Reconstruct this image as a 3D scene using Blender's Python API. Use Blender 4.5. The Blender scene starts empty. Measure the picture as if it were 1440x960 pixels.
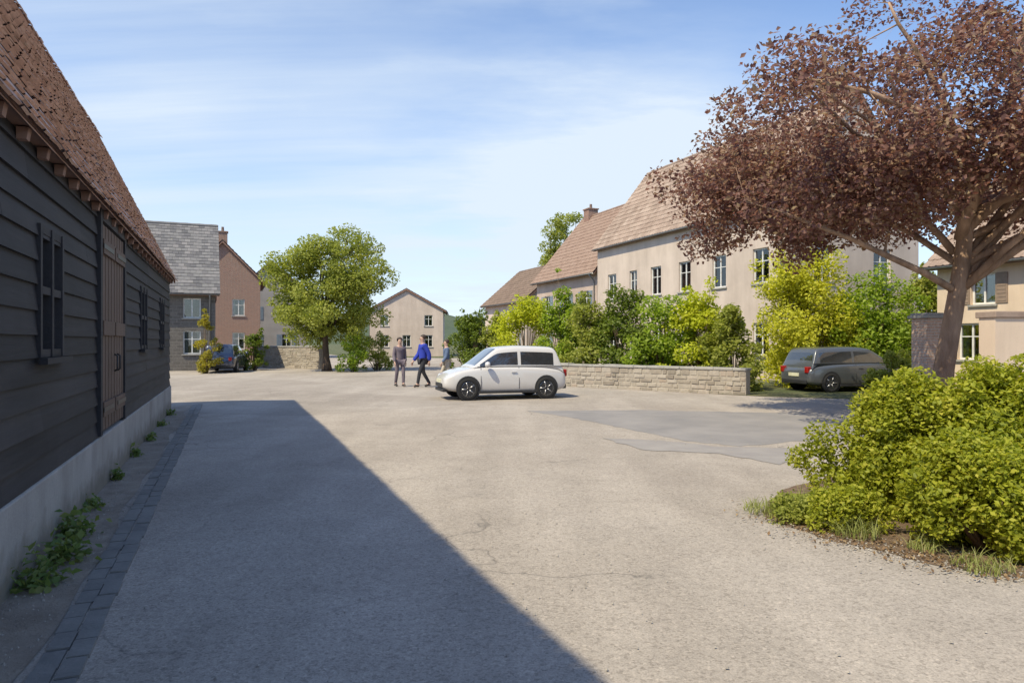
import bpy, bmesh, math, random
import numpy as np
from mathutils import Vector, Matrix, Quaternion

rnd = random.Random(7)
S = bpy.context.scene
COL = S.collection
R = math.radians
TH = math.atan2(0.395, 1.0)            # the street runs this far to the left of the view
SV = Vector((-math.sin(TH), math.cos(TH), 0)); NV = Vector((math.cos(TH), math.sin(TH), 0))
def sp(u, v, z=0.0): return SV*u + NV*v + Vector((0, 0, z))
def at(px, d, z=0.0): return Vector(((px-720)/1000*d, d, z))

# ------------------------------------------------------------------ materials
def nt(name):
    m = bpy.data.materials.new(name); m.use_nodes = True
    t = m.node_tree; t.nodes.clear()
    o = t.nodes.new('ShaderNodeOutputMaterial'); b = t.nodes.new('ShaderNodeBsdfPrincipled')
    t.links.new(b.outputs[0], o.inputs[0]); return m, t, b, o
def N(t, typ, **kw):
    n = t.nodes.new(typ)
    for k, v in kw.items():
        if k in n.inputs.keys(): n.inputs[k].default_value = v
        else: setattr(n, k, v)
    return n
def noise(t, vec, scale, detail=4, rough=.55):
    n = N(t, 'ShaderNodeTexNoise'); n.inputs['Scale'].default_value = scale
    n.inputs['Detail'].default_value = detail; n.inputs['Roughness'].default_value = rough
    if vec: t.links.new(vec, n.inputs['Vector'])
    return n.outputs['Fac']
def ramp(t, fac, stops):
    r = t.nodes.new('ShaderNodeValToRGB'); e = r.color_ramp.elements
    while len(e) < len(stops): e.new(.5)
    for k, (p, c) in enumerate(stops):
        e[k].position = p; e[k].color = (*c, 1) if len(c) == 3 else c
    t.links.new(fac, r.inputs[0]); return r.outputs[0]
def mix(t, fac, a, b, mode='MIX'):
    m = t.nodes.new('ShaderNodeMix'); m.data_type = 'RGBA'; m.blend_type = mode
    for sock, v in ((m.inputs[0], fac), (m.inputs[6], a), (m.inputs[7], b)):
        if isinstance(v, (int, float)): sock.default_value = v
        elif isinstance(v, tuple): sock.default_value = (*v, 1) if len(v) == 3 else v
        else: t.links.new(v, sock)
    return m.outputs[2]
def math_(t, op, a, b=0.0):
    m = t.nodes.new('ShaderNodeMath'); m.operation = op
    for i, v in enumerate((a, b)):
        if isinstance(v, (int, float)): m.inputs[i].default_value = v
        else: t.links.new(v, m.inputs[i])
    return m.outputs[0]
def bump(t, b, h, strength=.4, dist=.02):
    n = t.nodes.new('ShaderNodeBump'); n.inputs['Strength'].default_value = strength
    n.inputs['Distance'].default_value = dist
    t.links.new(h, n.inputs['Height']); t.links.new(n.outputs[0], b.inputs['Normal'])
def coord(t, kind='Object', scale=None):
    c = t.nodes.new('ShaderNodeTexCoord').outputs[kind]
    if scale:
        m = t.nodes.new('ShaderNodeMapping'); m.inputs['Scale'].default_value = scale
        t.links.new(c, m.inputs['Vector']); return m.outputs[0]
    return c
def mat_noise(name, c1, c2, scale=3, rough=.8, bscale=40, bstr=.25, bdist=.01, stretch=None, c3=None, spec=None, metal=0, streak=0, splash=None):
    m, t, b, o = nt(name); v = coord(t, 'Object', stretch)
    f = noise(t, v, scale, 6, .6)
    stops = [(.3, c1), (.7, c2)] if c3 is None else [(.25, c1), (.5, c2), (.75, c3)]
    c = ramp(t, f, stops)
    fine = noise(t, v, bscale, 5, .65)
    c = mix(t, .22, c, ramp(t, fine, [(.3, (.35,.35,.35)), (.7, (1.0,1.0,1.0))]), 'MULTIPLY')
    if streak:
        sk_ = noise(t, coord(t, 'Object', (.9, .9, .10)), 1.3, 7, .7); bl = noise(t, coord(t), .5, 6, .65)
        c = mix(t, streak, c, ramp(t, sk_, [(.38, (.58,.56,.53)), (.6, (1.03,1.03,1.03))]), 'MULTIPLY')
        c = mix(t, streak, c, ramp(t, bl, [(.35, (.75,.74,.73)), (.6, (1.03,1.03,1.03))]), 'MULTIPLY')
    if splash:
        sz = t.nodes.new('ShaderNodeSeparateXYZ'); t.links.new(coord(t), sz.inputs[0]); sn = noise(t, coord(t), 5, 7, .7)
        hz = math_(t, 'SUBTRACT', math_(t, 'ADD', math_(t, 'MULTIPLY', sn, .55), .02), sz.outputs[2])
        c = mix(t, ramp(t, hz, [(.0, (0,0,0)), (.22, (.75,.75,.75))]), c, splash)
    t.links.new(c, b.inputs['Base Color']); b.inputs['Roughness'].default_value = rough
    b.inputs['Metallic'].default_value = metal
    if spec is not None: b.inputs['Specular IOR Level'].default_value = spec
    bump(t, b, fine, bstr, bdist); return m
def mat_leaf(name, cols, transl=.45, tcol=None, rough=.5):
    m, t, b, o = nt(name)
    g = t.nodes.new('ShaderNodeNewGeometry')
    big = noise(t, coord(t, 'Object'), 1.4, 2)
    r = math_(t, 'ADD', math_(t, 'MULTIPLY', g.outputs['Random Per Island'], .6), math_(t, 'MULTIPLY', big, .55))
    k = len(cols)
    c = ramp(t, math_(t, 'SUBTRACT', r, .08), [(i/(k-1)*.9+.02, cc) for i, cc in enumerate(cols)])
    t.links.new(c, b.inputs['Base Color']); b.inputs['Roughness'].default_value = rough
    b.inputs['Specular IOR Level'].default_value = .3
    tr = t.nodes.new('ShaderNodeBsdfTranslucent')
    t.links.new(mix(t, 1.0, c, tcol or (1.6, 1.6, .8), 'MULTIPLY'), tr.inputs[0])
    ms = t.nodes.new('ShaderNodeMixShader'); ms.inputs[0].default_value = transl
    t.links.new(b.outputs[0], ms.inputs[1]); t.links.new(tr.outputs[0], ms.inputs[2])
    t.links.new(ms.outputs[0], o.inputs[0]); return m
def mat_plain(name, c, rough=.5, metal=0, coat=0, spec=.5):
    m, t, b, o = nt(name)
    f = noise(t, coord(t), 6, 4)
    c2 = tuple(x*.82 for x in c)
    t.links.new(ramp(t, f, [(.35, c2), (.65, c)]), b.inputs['Base Color'])
    b.inputs['Roughness'].default_value = rough; b.inputs['Metallic'].default_value = metal
    b.inputs['Coat Weight'].default_value = coat; b.inputs['Specular IOR Level'].default_value = spec
    return m
def mat_brick(name, c1, c2, mortar, sx=1.0, bw=.22, bh=.075, msize=.012, bstr=.5, axis='yz'):
    m, t, b, o = nt(name); v = coord(t, 'Object')
    s = t.nodes.new('ShaderNodeSeparateXYZ'); t.links.new(v, s.inputs[0])
    cb = t.nodes.new('ShaderNodeCombineXYZ')
    t.links.new(math_(t, 'ADD', s.outputs[0], s.outputs[1]), cb.inputs[0]); t.links.new(s.outputs[2], cb.inputs[1])
    w = noise(t, v, 5, 3)
    wv = t.nodes.new('ShaderNodeVectorMath'); wv.operation = 'ADD'
    wc = t.nodes.new('ShaderNodeCombineXYZ'); ws = math_(t, 'MULTIPLY', w, msize*4); t.links.new(ws, wc.inputs[0]); t.links.new(ws, wc.inputs[1])
    t.links.new(cb.outputs[0], wv.inputs[0]); t.links.new(wc.outputs[0], wv.inputs[1])
    br = t.nodes.new('ShaderNodeTexBrick'); t.links.new(wv.outputs[0], br.inputs['Vector'])
    br.inputs['Color1'].default_value = (*c1, 1); br.inputs['Color2'].default_value = (*c2, 1); br.inputs['Mortar'].default_value = (*mortar, 1)
    br.inputs['Scale'].default_value = 1; br.inputs['Brick Width'].default_value = bw; br.inputs['Row Height'].default_value = bh
    br.inputs['Mortar Size'].default_value = msize; br.inputs['Mortar Smooth'].default_value = .3
    n2 = noise(t, v, 14, 5)
    c = mix(t, .45, br.outputs[0], ramp(t, n2, [(.3, (.4,.4,.4)), (.7, (1.15,1.1,1.05))]), 'MULTIPLY')
    t.links.new(c, b.inputs['Base Color']); b.inputs['Roughness'].default_value = .85
    bump(t, b, math_(t, 'SUBTRACT', math_(t, 'MULTIPLY', n2, .4), br.outputs['Fac']), bstr, .012); return m

M = {}
def mat_road():
    m, t, b, o = nt('worn_pale_road'); v = coord(t, 'Object')
    a = noise(t, v, .22, 5, .6); p = noise(t, v, 1.3, 6, .65); g = noise(t, v, 90, 3, .7); g2 = noise(t, v, 22, 4, .7)
    c = ramp(t, a, [(.3, (.385,.34,.30)), (.52, (.445,.398,.352)), (.72, (.485,.438,.395))])
    c = mix(t, .5, c, ramp(t, p, [(.3, (.74,.73,.72)), (.65, (1.04,1.03,1.02))]), 'MULTIPLY')
    c = mix(t, .55, c, ramp(t, g, [(.32, (.45,.44,.43)), (.5, (.95,.95,.95)), (.72, (1.25,1.22,1.18))]), 'MULTIPLY')
    c = mix(t, .3, c, ramp(t, g2, [(.35, (.6,.6,.6)), (.6, (1,1,1))]), 'MULTIPLY')
    # cracks
    vo = t.nodes.new('ShaderNodeTexVoronoi'); vo.feature = 'DISTANCE_TO_EDGE'; vo.inputs['Scale'].default_value = .33
    w = t.nodes.new('ShaderNodeVectorMath'); w.operation = 'ADD'
    nz = t.nodes.new('ShaderNodeTexNoise'); nz.inputs['Scale'].default_value = 1.6; nz.inputs['Detail'].default_value = 6; t.links.new(v, nz.inputs['Vector'])
    sc = t.nodes.new('ShaderNodeVectorMath'); sc.operation = 'SCALE'; sc.inputs['Scale'].default_value = .9; t.links.new(nz.outputs['Color'], sc.inputs[0])
    t.links.new(v, w.inputs[0]); t.links.new(sc.outputs[0], w.inputs[1]); t.links.new(w.outputs[0], vo.inputs['Vector'])
    crack = ramp(t, vo.outputs['Distance'], [(.0, (1,1,1)), (.006, (0,0,0))])
    gate = ramp(t, noise(t, v, .3, 2), [(.47, (0,0,0)), (.56, (1,1,1))])
    ck = mix(t, 1.0, crack, gate, 'MULTIPLY')
    c = mix(t, math_(t, 'MULTIPLY', ck, .6), c, (.13,.12,.11))
    # old repairs: a few angular patches of slightly different age, worn wheel tracks, drips of oil
    pv = t.nodes.new('ShaderNodeTexVoronoi'); pv.inputs['Scale'].default_value = .16; t.links.new(v, pv.inputs['Vector'])
    sx = t.nodes.new('ShaderNodeSeparateColor'); t.links.new(pv.outputs['Color'], sx.inputs[0])
    c = mix(t, .8, c, ramp(t, sx.outputs[0], [(.0, (.80,.795,.79)), (.30, (1,1,1)), (.8, (1,1,1)), (1, (1.07,1.06,1.05))]), 'MULTIPLY')
    oil = ramp(t, noise(t, v, .9, 8, .75), [(.60, (0,0,0)), (.70, (1,1,1))])
    c = mix(t, math_(t, 'MULTIPLY', oil, .26), c, (.16,.145,.13))
    wear = ramp(t, noise(t, coord(t, 'Object', (.5, .06, 1)), 1.6, 5, .6), [(.42, (.88,.875,.87)), (.62, (1.07,1.07,1.07))])
    c = mix(t, .8, c, wear, 'MULTIPLY')
    spk = t.nodes.new('ShaderNodeTexVoronoi'); spk.inputs['Scale'].default_value = 60; t.links.new(v, spk.inputs['Vector'])
    sc2 = t.nodes.new('ShaderNodeSeparateColor'); t.links.new(spk.outputs['Color'], sc2.inputs[0])
    c = mix(t, .5, c, ramp(t, sc2.outputs[0], [(.05, (.5,.49,.48)), (.3, (.95,.95,.95)), (.85, (1,1,1)), (1, (1.35,1.33,1.3))]), 'MULTIPLY')
    st = ramp(t, noise(t, v, 2.6, 3, .5), [(.68, (0,0,0)), (.74, (1,1,1))])
    c = mix(t, math_(t, 'MULTIPLY', st, .25), c, (.26,.235,.21))
    t.links.new(c, b.inputs['Base Color']); b.inputs['Roughness'].default_value = .9
    b.inputs['Specular IOR Level'].default_value = .25
    bump(t, b, math_(t, 'SUBTRACT', math_(t, 'ADD', g, g2), math_(t, 'MULTIPLY', ck, 1.0)), .35, .008); return m
M['road'] = mat_road()
M['grey_ground'] = mat_noise('darker_grey_ground', (.225,.215,.215), (.315,.295,.285), 1.0, .9, 80, .4, .008)  # ground colour, greyer and darker than the road
M['grey_ground2'] = mat_noise('mid_grey_ground', (.27,.25,.245), (.35,.325,.305), 1.6, .9, 80, .4, .008)  # grey tone between the road and the darker patch
M['soil'] = mat_noise('dry_soil', (.24,.20,.165), (.40,.345,.29), 3, .95, 45, .8, .03)
M['mulch'] = mat_noise('bark_mulch', (.13,.08,.05), (.30,.21,.14), 14, .95, 60, 1, .03)
M['gravel'] = mat_noise('gravel', (.22,.20,.18), (.48,.44,.39), 9, .9, 60, .3, .003)
M['litter'] = mat_leaf('dry_leaves', [(.12,.07,.04), (.24,.15,.08), (.36,.27,.15)], .2, (1,1,1))
M['meadow'] = mat_noise('meadow', (.05,.075,.02), (.16,.15,.07), .5, .95, 30, .8, .04)
M['hill'] = mat_noise('far_hill', (.05,.08,.04), (.10,.12,.06), .03, 1, .4, .2, .5)
M['path'] = mat_noise('concrete_path', (.36,.35,.33), (.48,.46,.43), 1.5, .85, 50, .35, .006)
M['setts'] = mat_noise('worn_setts', (.17,.165,.16), (.27,.26,.245), 3, .85, 40, .5, .01)
M['kerb'] = mat_noise('kerb_stone', (.30,.29,.27), (.42,.40,.37), 4, .85, 40, .4, .008)
M['black_board'] = mat_noise('tarred_boards', (.026,.025,.026), (.050,.046,.046), 1.2, .75, 20, .5, .006, (1, .12, 1), spec=.3)
def mat_boards(name, dark, light, warm):
    m, t, b, o = nt(name); v = coord(t, 'Object', (8, .35, 8)); g = t.nodes.new('ShaderNodeNewGeometry')
    gr = noise(t, v, 3.2, 8, .7); blot = noise(t, coord(t), .9, 6, .65); fade = noise(t, coord(t, 'Object', (1, .25, 3)), 1.3, 4)
    c = ramp(t, math_(t, 'ADD', math_(t, 'MULTIPLY', g.outputs['Random Per Island'], .45), math_(t, 'MULTIPLY', gr, .6)), [(.2, dark), (.8, light)])
    c = mix(t, ramp(t, fade, [(.52, (0,0,0)), (.72, (.55,.55,.55))]), c, warm)
    c = mix(t, .5, c, ramp(t, blot, [(.35, (.6,.6,.6)), (.65, (1.25,1.25,1.25))]), 'MULTIPLY')
    t.links.new(c, b.inputs['Base Color']); b.inputs['Roughness'].default_value = .72; b.inputs['Specular IOR Level'].default_value = .3
    bump(t, b, gr, .5, .006); return m
M['black_board'] = mat_boards('tarred_boards', (.016,.016,.019), (.050,.048,.053), (.070,.062,.060))
M['brown_board'] = mat_noise('brown_door_boards', (.10,.062,.045), (.16,.10,.075), 2, .7, 26, .5, .006, (1, 1, .12))
M['soffit'] = mat_noise('soffit_boards', (.25,.155,.115), (.36,.23,.175), 2, .75, 30, .4, .005, (.15, 1, 1))
M['rafter'] = mat_noise('rafter_wood', (.23,.13,.095), (.32,.19,.145), 3, .75, 30, .4, .005, (.2, 1, 1))
M['dark_metal'] = mat_plain('dark_metal', (.05,.05,.055), .45, .7)
M['zinc'] = mat_noise('zinc', (.24,.25,.26), (.34,.34,.35), 3, .45, 20, .1, .003, metal=.6)
M['tile_brown'] = mat_noise('brown_tiles', (.15,.105,.08), (.22,.155,.12), 3, .8, 30, .4, .01, c3=(.28,.205,.16), streak=.4)
M['tile_pale'] = mat_noise('pale_clay_tiles', (.20,.13,.10), (.29,.195,.15), 3, .8, 24, .4, .01, c3=(.34,.25,.20))
M['tile_tan'] = mat_noise('tan_clay_tiles', (.27,.19,.15), (.37,.275,.22), 2, .8, 24, .4, .01, c3=(.47,.375,.31), streak=.4)
M['tile_barn'] = mat_noise('barn_tiles', (.44,.275,.205), (.56,.36,.28), 5, .85, 24, .4, .01, c3=(.62,.43,.35))
def mat_tile(name, cols):
    m, t, b, o = nt(name); v = coord(t); g = t.nodes.new('ShaderNodeNewGeometry'); n1 = noise(t, v, 1.1, 6, .65); n2 = noise(t, v, 30, 5, .7)
    f = math_(t, 'ADD', math_(t, 'MULTIPLY', g.outputs['Random Per Island'], .65), math_(t, 'MULTIPLY', n1, .4)); k = len(cols)
    c = ramp(t, f, [(.08+.84*i/(k-1), q) for i, q in enumerate(cols)])
    c = mix(t, .5, c, ramp(t, n2, [(.3, (.6,.6,.6)), (.65, (1.08,1.07,1.05))]), 'MULTIPLY')
    li = ramp(t, noise(t, v, 4.5, 7, .75), [(.58, (0,0,0)), (.68, (.55,.55,.55))]); c = mix(t, li, c, (.30,.29,.22))
    t.links.new(c, b.inputs['Base Color']); b.inputs['Roughness'].default_value = .85; bump(t, b, n2, .5, .006); return m
M['tile_barn'] = mat_tile('barn_tiles', [(.40,.245,.185), (.56,.36,.28), (.66,.44,.35), (.72,.52,.43)])
M['slate'] = mat_tile('slate', [(.10,.10,.11), (.15,.145,.155), (.20,.195,.20), (.25,.235,.24)]) if True else mat_noise('slate', (.13,.125,.135), (.20,.19,.20), 3, .6, 24, .3, .01)
M['cream'] = mat_noise('cream_render', (.70,.55,.42), (.80,.645,.50), .9, .9, 60, .3, .004, streak=.3)
M['beige'] = mat_noise('beige_render', (.58,.48,.41), (.69,.575,.495), .8, .9, 60, .3, .004, streak=.3)
M['pinkish'] = mat_noise('rose_render', (.52,.40,.34), (.60,.475,.40), .8, .9, 60, .3, .004, streak=.3)
M['grey_wall'] = mat_noise('grey_render', (.30,.28,.265), (.40,.37,.35), .8, .9, 60, .3, .004)
def mat_rubble():
    m, t, b, o = nt('rubble_stone'); v = coord(t); g = t.nodes.new('ShaderNodeNewGeometry'); n2 = noise(t, v, 9, 8, .7); n1 = noise(t, v, 2, 4)
    c = ramp(t, math_(t, 'ADD', math_(t, 'MULTIPLY', g.outputs['Random Per Island'], .7), math_(t, 'MULTIPLY', n1, .3)), [(.1, (.24,.205,.17)), (.4, (.36,.315,.26)), (.7, (.43,.385,.33)), (.95, (.33,.25,.19))])
    c = mix(t, .55, c, ramp(t, n2, [(.3, (.5,.5,.5)), (.7, (1.15,1.13,1.1))]), 'MULTIPLY')
    mo = ramp(t, noise(t, v, 3.5, 6, .7), [(.6, (0,0,0)), (.7, (.5,.5,.5))]); c = mix(t, mo, c, (.12,.13,.06))
    t.links.new(c, b.inputs['Base Color']); b.inputs['Roughness'].default_value = .9; bump(t, b, n2, .6, .015); return m
M['stone'] = mat_rubble()
M['pale_brick'] = mat_brick('pinkish_brick', (.66,.44,.33), (.56,.37,.28), (.60,.53,.46))
M['dark_stone'] = mat_brick('dark_rubble', (.17,.155,.14), (.12,.11,.10), (.20,.185,.17), bw=.4, bh=.18, msize=.018)
M['brick'] = mat_brick('red_brick', (.33,.15,.10), (.25,.115,.08), (.36,.33,.29))
M['plinth'] = mat_noise('pale_render_plinth', (.38,.36,.34), (.50,.48,.45), 1.6, .9, 40, .5, .01, streak=.5, splash=(.15,.135,.10))
M['white_paint'] = mat_plain('white_paint', (.75,.74,.71), .45)
M['shutter'] = mat_plain('brown_shutter', (.30,.22,.165), .6)
M['shutter_blue'] = mat_plain('grey_blue_shutter', (.22,.27,.32), .6)
M['curtain'] = mat_plain('curtain', (.62,.60,.55), .9)
def mat_pane():
    m, t, b, o = nt('clear_pane'); tr = t.nodes.new('ShaderNodeBsdfTransparent'); tr.inputs[0].default_value = (.75,.79,.78,1)
    gl = t.nodes.new('ShaderNodeBsdfGlossy'); gl.inputs['Roughness'].default_value = .02; fr = t.nodes.new('ShaderNodeFresnel'); fr.inputs[0].default_value = 1.6
    ms = t.nodes.new('ShaderNodeMixShader'); t.links.new(math_(t, 'ADD', math_(t, 'MULTIPLY', fr.outputs[0], 1.2), .06), ms.inputs[0]); t.links.new(tr.outputs[0], ms.inputs[1]); t.links.new(gl.outputs[0], ms.inputs[2]); t.links.new(ms.outputs[0], o.inputs[0]); return m
M['pane'] = mat_pane()
M['glass'] = mat_plain('window_glass', (.035,.04,.045), .04, 0, 1, 1)
M['bark'] = mat_noise('bark', (.10,.068,.045), (.23,.16,.11), 5, .95, 22, .9, .03, (1, 1, .25))
M['bark_beech'] = mat_noise('pinkish_bark', (.22,.14,.09), (.52,.35,.24), 4, .95, 22, .9, .03, (1, 1, .3))
M['bark_dark'] = mat_noise('dark_bark', (.05,.036,.027), (.15,.10,.07), 5, .95, 22, .9, .03, (1, 1, .25))
M['copper'] = mat_leaf('copper_leaves', [(.075,.044,.045), (.15,.08,.07), (.25,.135,.11), (.30,.20,.13), (.36,.30,.17)], .42, (1.35,1.0,.85))
M['lime'] = mat_leaf('lime_leaves', [(.34,.40,.03), (.52,.56,.045), (.64,.64,.07)], 0.5, (1.15,1.15,.5))
M['gold'] = mat_leaf('golden_leaves', [(.42,.45,.045), (.58,.58,.06), (.70,.66,.09)], .5, (1.12,1.12,.5))
M['green'] = mat_leaf('green_leaves', [(.17,.25,.03), (.29,.38,.045), (.39,.46,.06)], 0.5, (1.2,1.3,.5))
M['olive'] = mat_leaf('olive_leaves', [(.21,.25,.05), (.33,.36,.07), (.45,.45,.11)], .5, (1.15,1.2,.7))
M['bush'] = mat_leaf('bush_leaves', [(.12,.15,.02), (.30,.34,.035), (.44,.46,.05), (.60,.54,.10)], .5, (1.2,1.18,.5))
M['darkgreen'] = mat_leaf('dark_leaves', [(.09,.13,.02), (.15,.20,.03), (.22,.27,.045)], 0.4, (1.3,1.4,.6))
M['grass'] = mat_leaf('grass_blades', [(.18,.22,.05), (.30,.33,.10), (.46,.44,.22)], 0.4, (1.2,1.2,.7))
M['yellow'] = mat_leaf('yellow_leaves', [(.20,.20,.03), (.34,.31,.05), (.45,.40,.08)], .5, (1.4,1.3,.5))
M['weed'] = mat_leaf('weed_leaves', [(.10,.16,.06), (.18,.25,.08), (.28,.28,.10)], 0.4, (1.2,1.3,.7))
def mat_paint(name, c, rough, metal, coat):
    m, t, b, o = nt(name); d = noise(t, coord(t), 2.2, 6, .6); s_ = t.nodes.new('ShaderNodeSeparateXYZ'); t.links.new(coord(t), s_.inputs[0])
    low_ = ramp(t, math_(t, 'ADD', s_.outputs[2], math_(t, 'MULTIPLY', d, .25)), [(.30, (.55,.55,.55)), (.62, (0,0,0))])
    t.links.new(mix(t, low_, c, (.27,.245,.21)), b.inputs['Base Color']); b.inputs['Roughness'].default_value = rough; b.inputs['Metallic'].default_value = metal
    b.inputs['Coat Weight'].default_value = coat; b.inputs['Coat Roughness'].default_value = .04; return m
M['car_white'] = mat_paint('white_car_paint', (.60,.585,.58), .25, 0, .8)
M['car_dark'] = mat_paint('dark_grey_car_paint', (.105,.115,.13), .3, .3, .9)
M['car_blue'] = mat_paint('dark_blue_car_paint', (.04,.055,.10), .25, .3, .9)
M['rubber'] = mat_plain('rubber', (.018,.018,.019), .85)
M['rim'] = mat_plain('alloy', (.5,.5,.52), .35, .9)
M['lamp_red'] = mat_plain('red_lens', (.35,.015,.012), .2, 0, .6)
M['lamp_clear'] = mat_plain('clear_lens', (.7,.7,.68), .12, .2, .8)
M['plastic'] = mat_plain('black_plastic', (.025,.025,.027), .6)
M['plate'] = mat_plain('plate', (.7,.68,.5), .4)
M['skin'] = mat_plain('skin', (.52,.33,.25), .55)
M['hair'] = mat_plain('hair', (.05,.03,.02), .6)
M['cloth_blue'] = mat_plain('blue_cloth', (.022,.045,.38), .85)
M['cloth_dark'] = mat_plain('dark_trousers', (.03,.03,.038), .9)
M['cloth_mauve'] = mat_plain('mauve_grey_cloth', (.17,.14,.165), .9)
M['cloth_slate'] = mat_plain('slate_blue_cloth', (.12,.17,.28), .9)
M['cloth_beige'] = mat_plain('beige_trousers', (.50,.44,.36), .9)
M['shoe'] = mat_plain('shoe', (.05,.04,.035), .6)

# ------------------------------------------------------------------ mesh helpers
class MB:
    def __init__(s): s.v = []; s.f = []
    def add(s, vs, fs):
        b = len(s.v); s.v += [tuple(p) for p in vs]; s.f += [tuple(i+b for i in f) for f in fs]
    def box(s, x0, x1, y0, y1, z0, z1):
        s.add([(x0,y0,z0),(x1,y0,z0),(x1,y1,z0),(x0,y1,z0),(x0,y0,z1),(x1,y0,z1),(x1,y1,z1),(x0,y1,z1)],
              [(0,3,2,1),(4,5,6,7),(0,1,5,4),(1,2,6,5),(2,3,7,6),(3,0,4,7)])
    def prism(s, pts, d):                        # polygon swept along vector d
        n = len(pts); d = Vector(d); a = [Vector(p) for p in pts]
        s.add(a + [p+d for p in a], [tuple(range(n))[::-1], tuple(range(n, 2*n))] + [(i, (i+1)%n, n+(i+1)%n, n+i) for i in range(n)])
    def tube(s, pts, rad, n=8, caps=True):
        pts = [Vector(p) for p in pts]; rad = [rad]*len(pts) if isinstance(rad, (int, float)) else rad
        vs = []; ref = None
        for i, p in enumerate(pts):
            d = (pts[min(i+1, len(pts)-1)] - pts[max(i-1, 0)]).normalized()
            if ref is None:
                ref = d.orthogonal().normalized()
            ref = (ref - d*ref.dot(d)).normalized(); q = d.cross(ref)
            for k in range(n):
                a = 2*math.pi*k/n; vs.append(p + (ref*math.cos(a) + q*math.sin(a))*rad[i])
        fs = [(i*n+k, i*n+(k+1)%n, (i+1)*n+(k+1)%n, (i+1)*n+k) for i in range(len(pts)-1) for k in range(n)]
        if caps: fs += [tuple(range(n))[::-1], tuple((len(pts)-1)*n+k for k in range(n))]
        s.add(vs, fs)
    def lathe(s, prof, c, axis='x', n=24):
        vs = []
        for r, h in prof:
            for k in range(n):
                a = 2*math.pi*k/n
                p = (h, r*math.cos(a), r*math.sin(a)) if axis == 'x' else ((r*math.cos(a), h, r*math.sin(a)) if axis == 'y' else (r*math.cos(a), r*math.sin(a), h))
                vs.append(Vector(c) + Vector(p))
        m = len(prof)
        s.add(vs, [(i*n+k, i*n+(k+1)%n, (i+1)*n+(k+1)%n, (i+1)*n+k) for i in range(m-1) for k in range(n)])
    def build(s, name, m, parent=None, smooth=False, bevel=0, loc=None):
        me = bpy.data.meshes.new(name); me.from_pydata(s.v, [], s.f); me.update()
        bm = bmesh.new(); bm.from_mesh(me); bmesh.ops.recalc_face_normals(bm, faces=bm.faces); bm.to_mesh(me); bm.free()
        o = bpy.data.objects.new(name, me); COL.objects.link(o)
        if m: me.materials.append(m)
        if smooth: me.polygons.foreach_set('use_smooth', [True]*len(me.polygons))
        if parent: o.parent = parent
        if loc is not None: o.location = loc
        if bevel:
            bv = o.modifiers.new('edge', 'BEVEL'); bv.width = bevel; bv.segments = 2; bv.limit_method = 'ANGLE'
        return o
def leaves_mesh(name, pts, size, m, parent=None, seed=1, up=.25, aspect=.6, var=.4, outw=None):
    n = len(pts); g = np.random.default_rng(seed); P = np.asarray(pts, dtype=np.float64)
    d = g.normal(size=(n, 3)); d[:, 2] *= .7; d /= np.linalg.norm(d, axis=1)[:, None]
    nn = g.normal(size=(n, 3)); nn[:, 2] += up*3
    if outw is not None: nn += outw*1.1
    s_ = np.cross(d, nn); s_ /= np.linalg.norm(s_, axis=1)[:, None] + 1e-9
    nn = np.cross(s_, d)
    L = size*(1 + g.uniform(-var, var, n))[:, None]; W = L*aspect*.5
    fold = nn*W*.35
    a = P - d*L*.5; b = P + d*L*.5; c = P + s_*W + fold - d*L*.06; e = P - s_*W + fold - d*L*.06
    V = np.stack([a, c, b, e], 1).reshape(-1, 3)
    i = np.arange(n)*4
    F = np.stack([i, i+1, i+2, i, i+2, i+3], 1).reshape(-1).astype(np.int32)
    me = bpy.data.meshes.new(name); me.vertices.add(4*n); me.vertices.foreach_set('co', V.reshape(-1))
    me.loops.add(6*n); me.loops.foreach_set('vertex_index', F)
    me.polygons.add(2*n); me.polygons.foreach_set('loop_start', np.arange(0, 6*n, 3, dtype=np.int32))
    me.update(); me.validate(); me.materials.append(m)
    o = bpy.data.objects.new(name, me); COL.objects.link(o)
    if parent: o.parent = parent
    return o
def tag(o, label=None, cat=None, group=None, kind=None):
    if label: o['label'] = label
    if cat: o['category'] = cat
    if group: o['group'] = group
    if kind: o['kind'] = kind
    return o
def thing(name, label, cat, loc=(0,0,0), rz=0, group=None):
    o = bpy.data.objects.new(name, None); COL.objects.link(o); o.empty_display_size = .2
    o.location = loc; o.rotation_euler = (0, 0, rz); return tag(o, label, cat, group)
def copy_tree(o, parent=None):
    c = o.copy(); COL.objects.link(c)
    if parent: c.parent = parent
    for ch in list(o.children): copy_tree(ch, c)
    return c
def sheet(name, pts, z, m, kind='structure'):
    b = MB(); b.add([(p[0], p[1], z) for p in pts], [tuple(range(len(pts)))])
    return tag(b.build(name, m), kind=kind)

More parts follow.
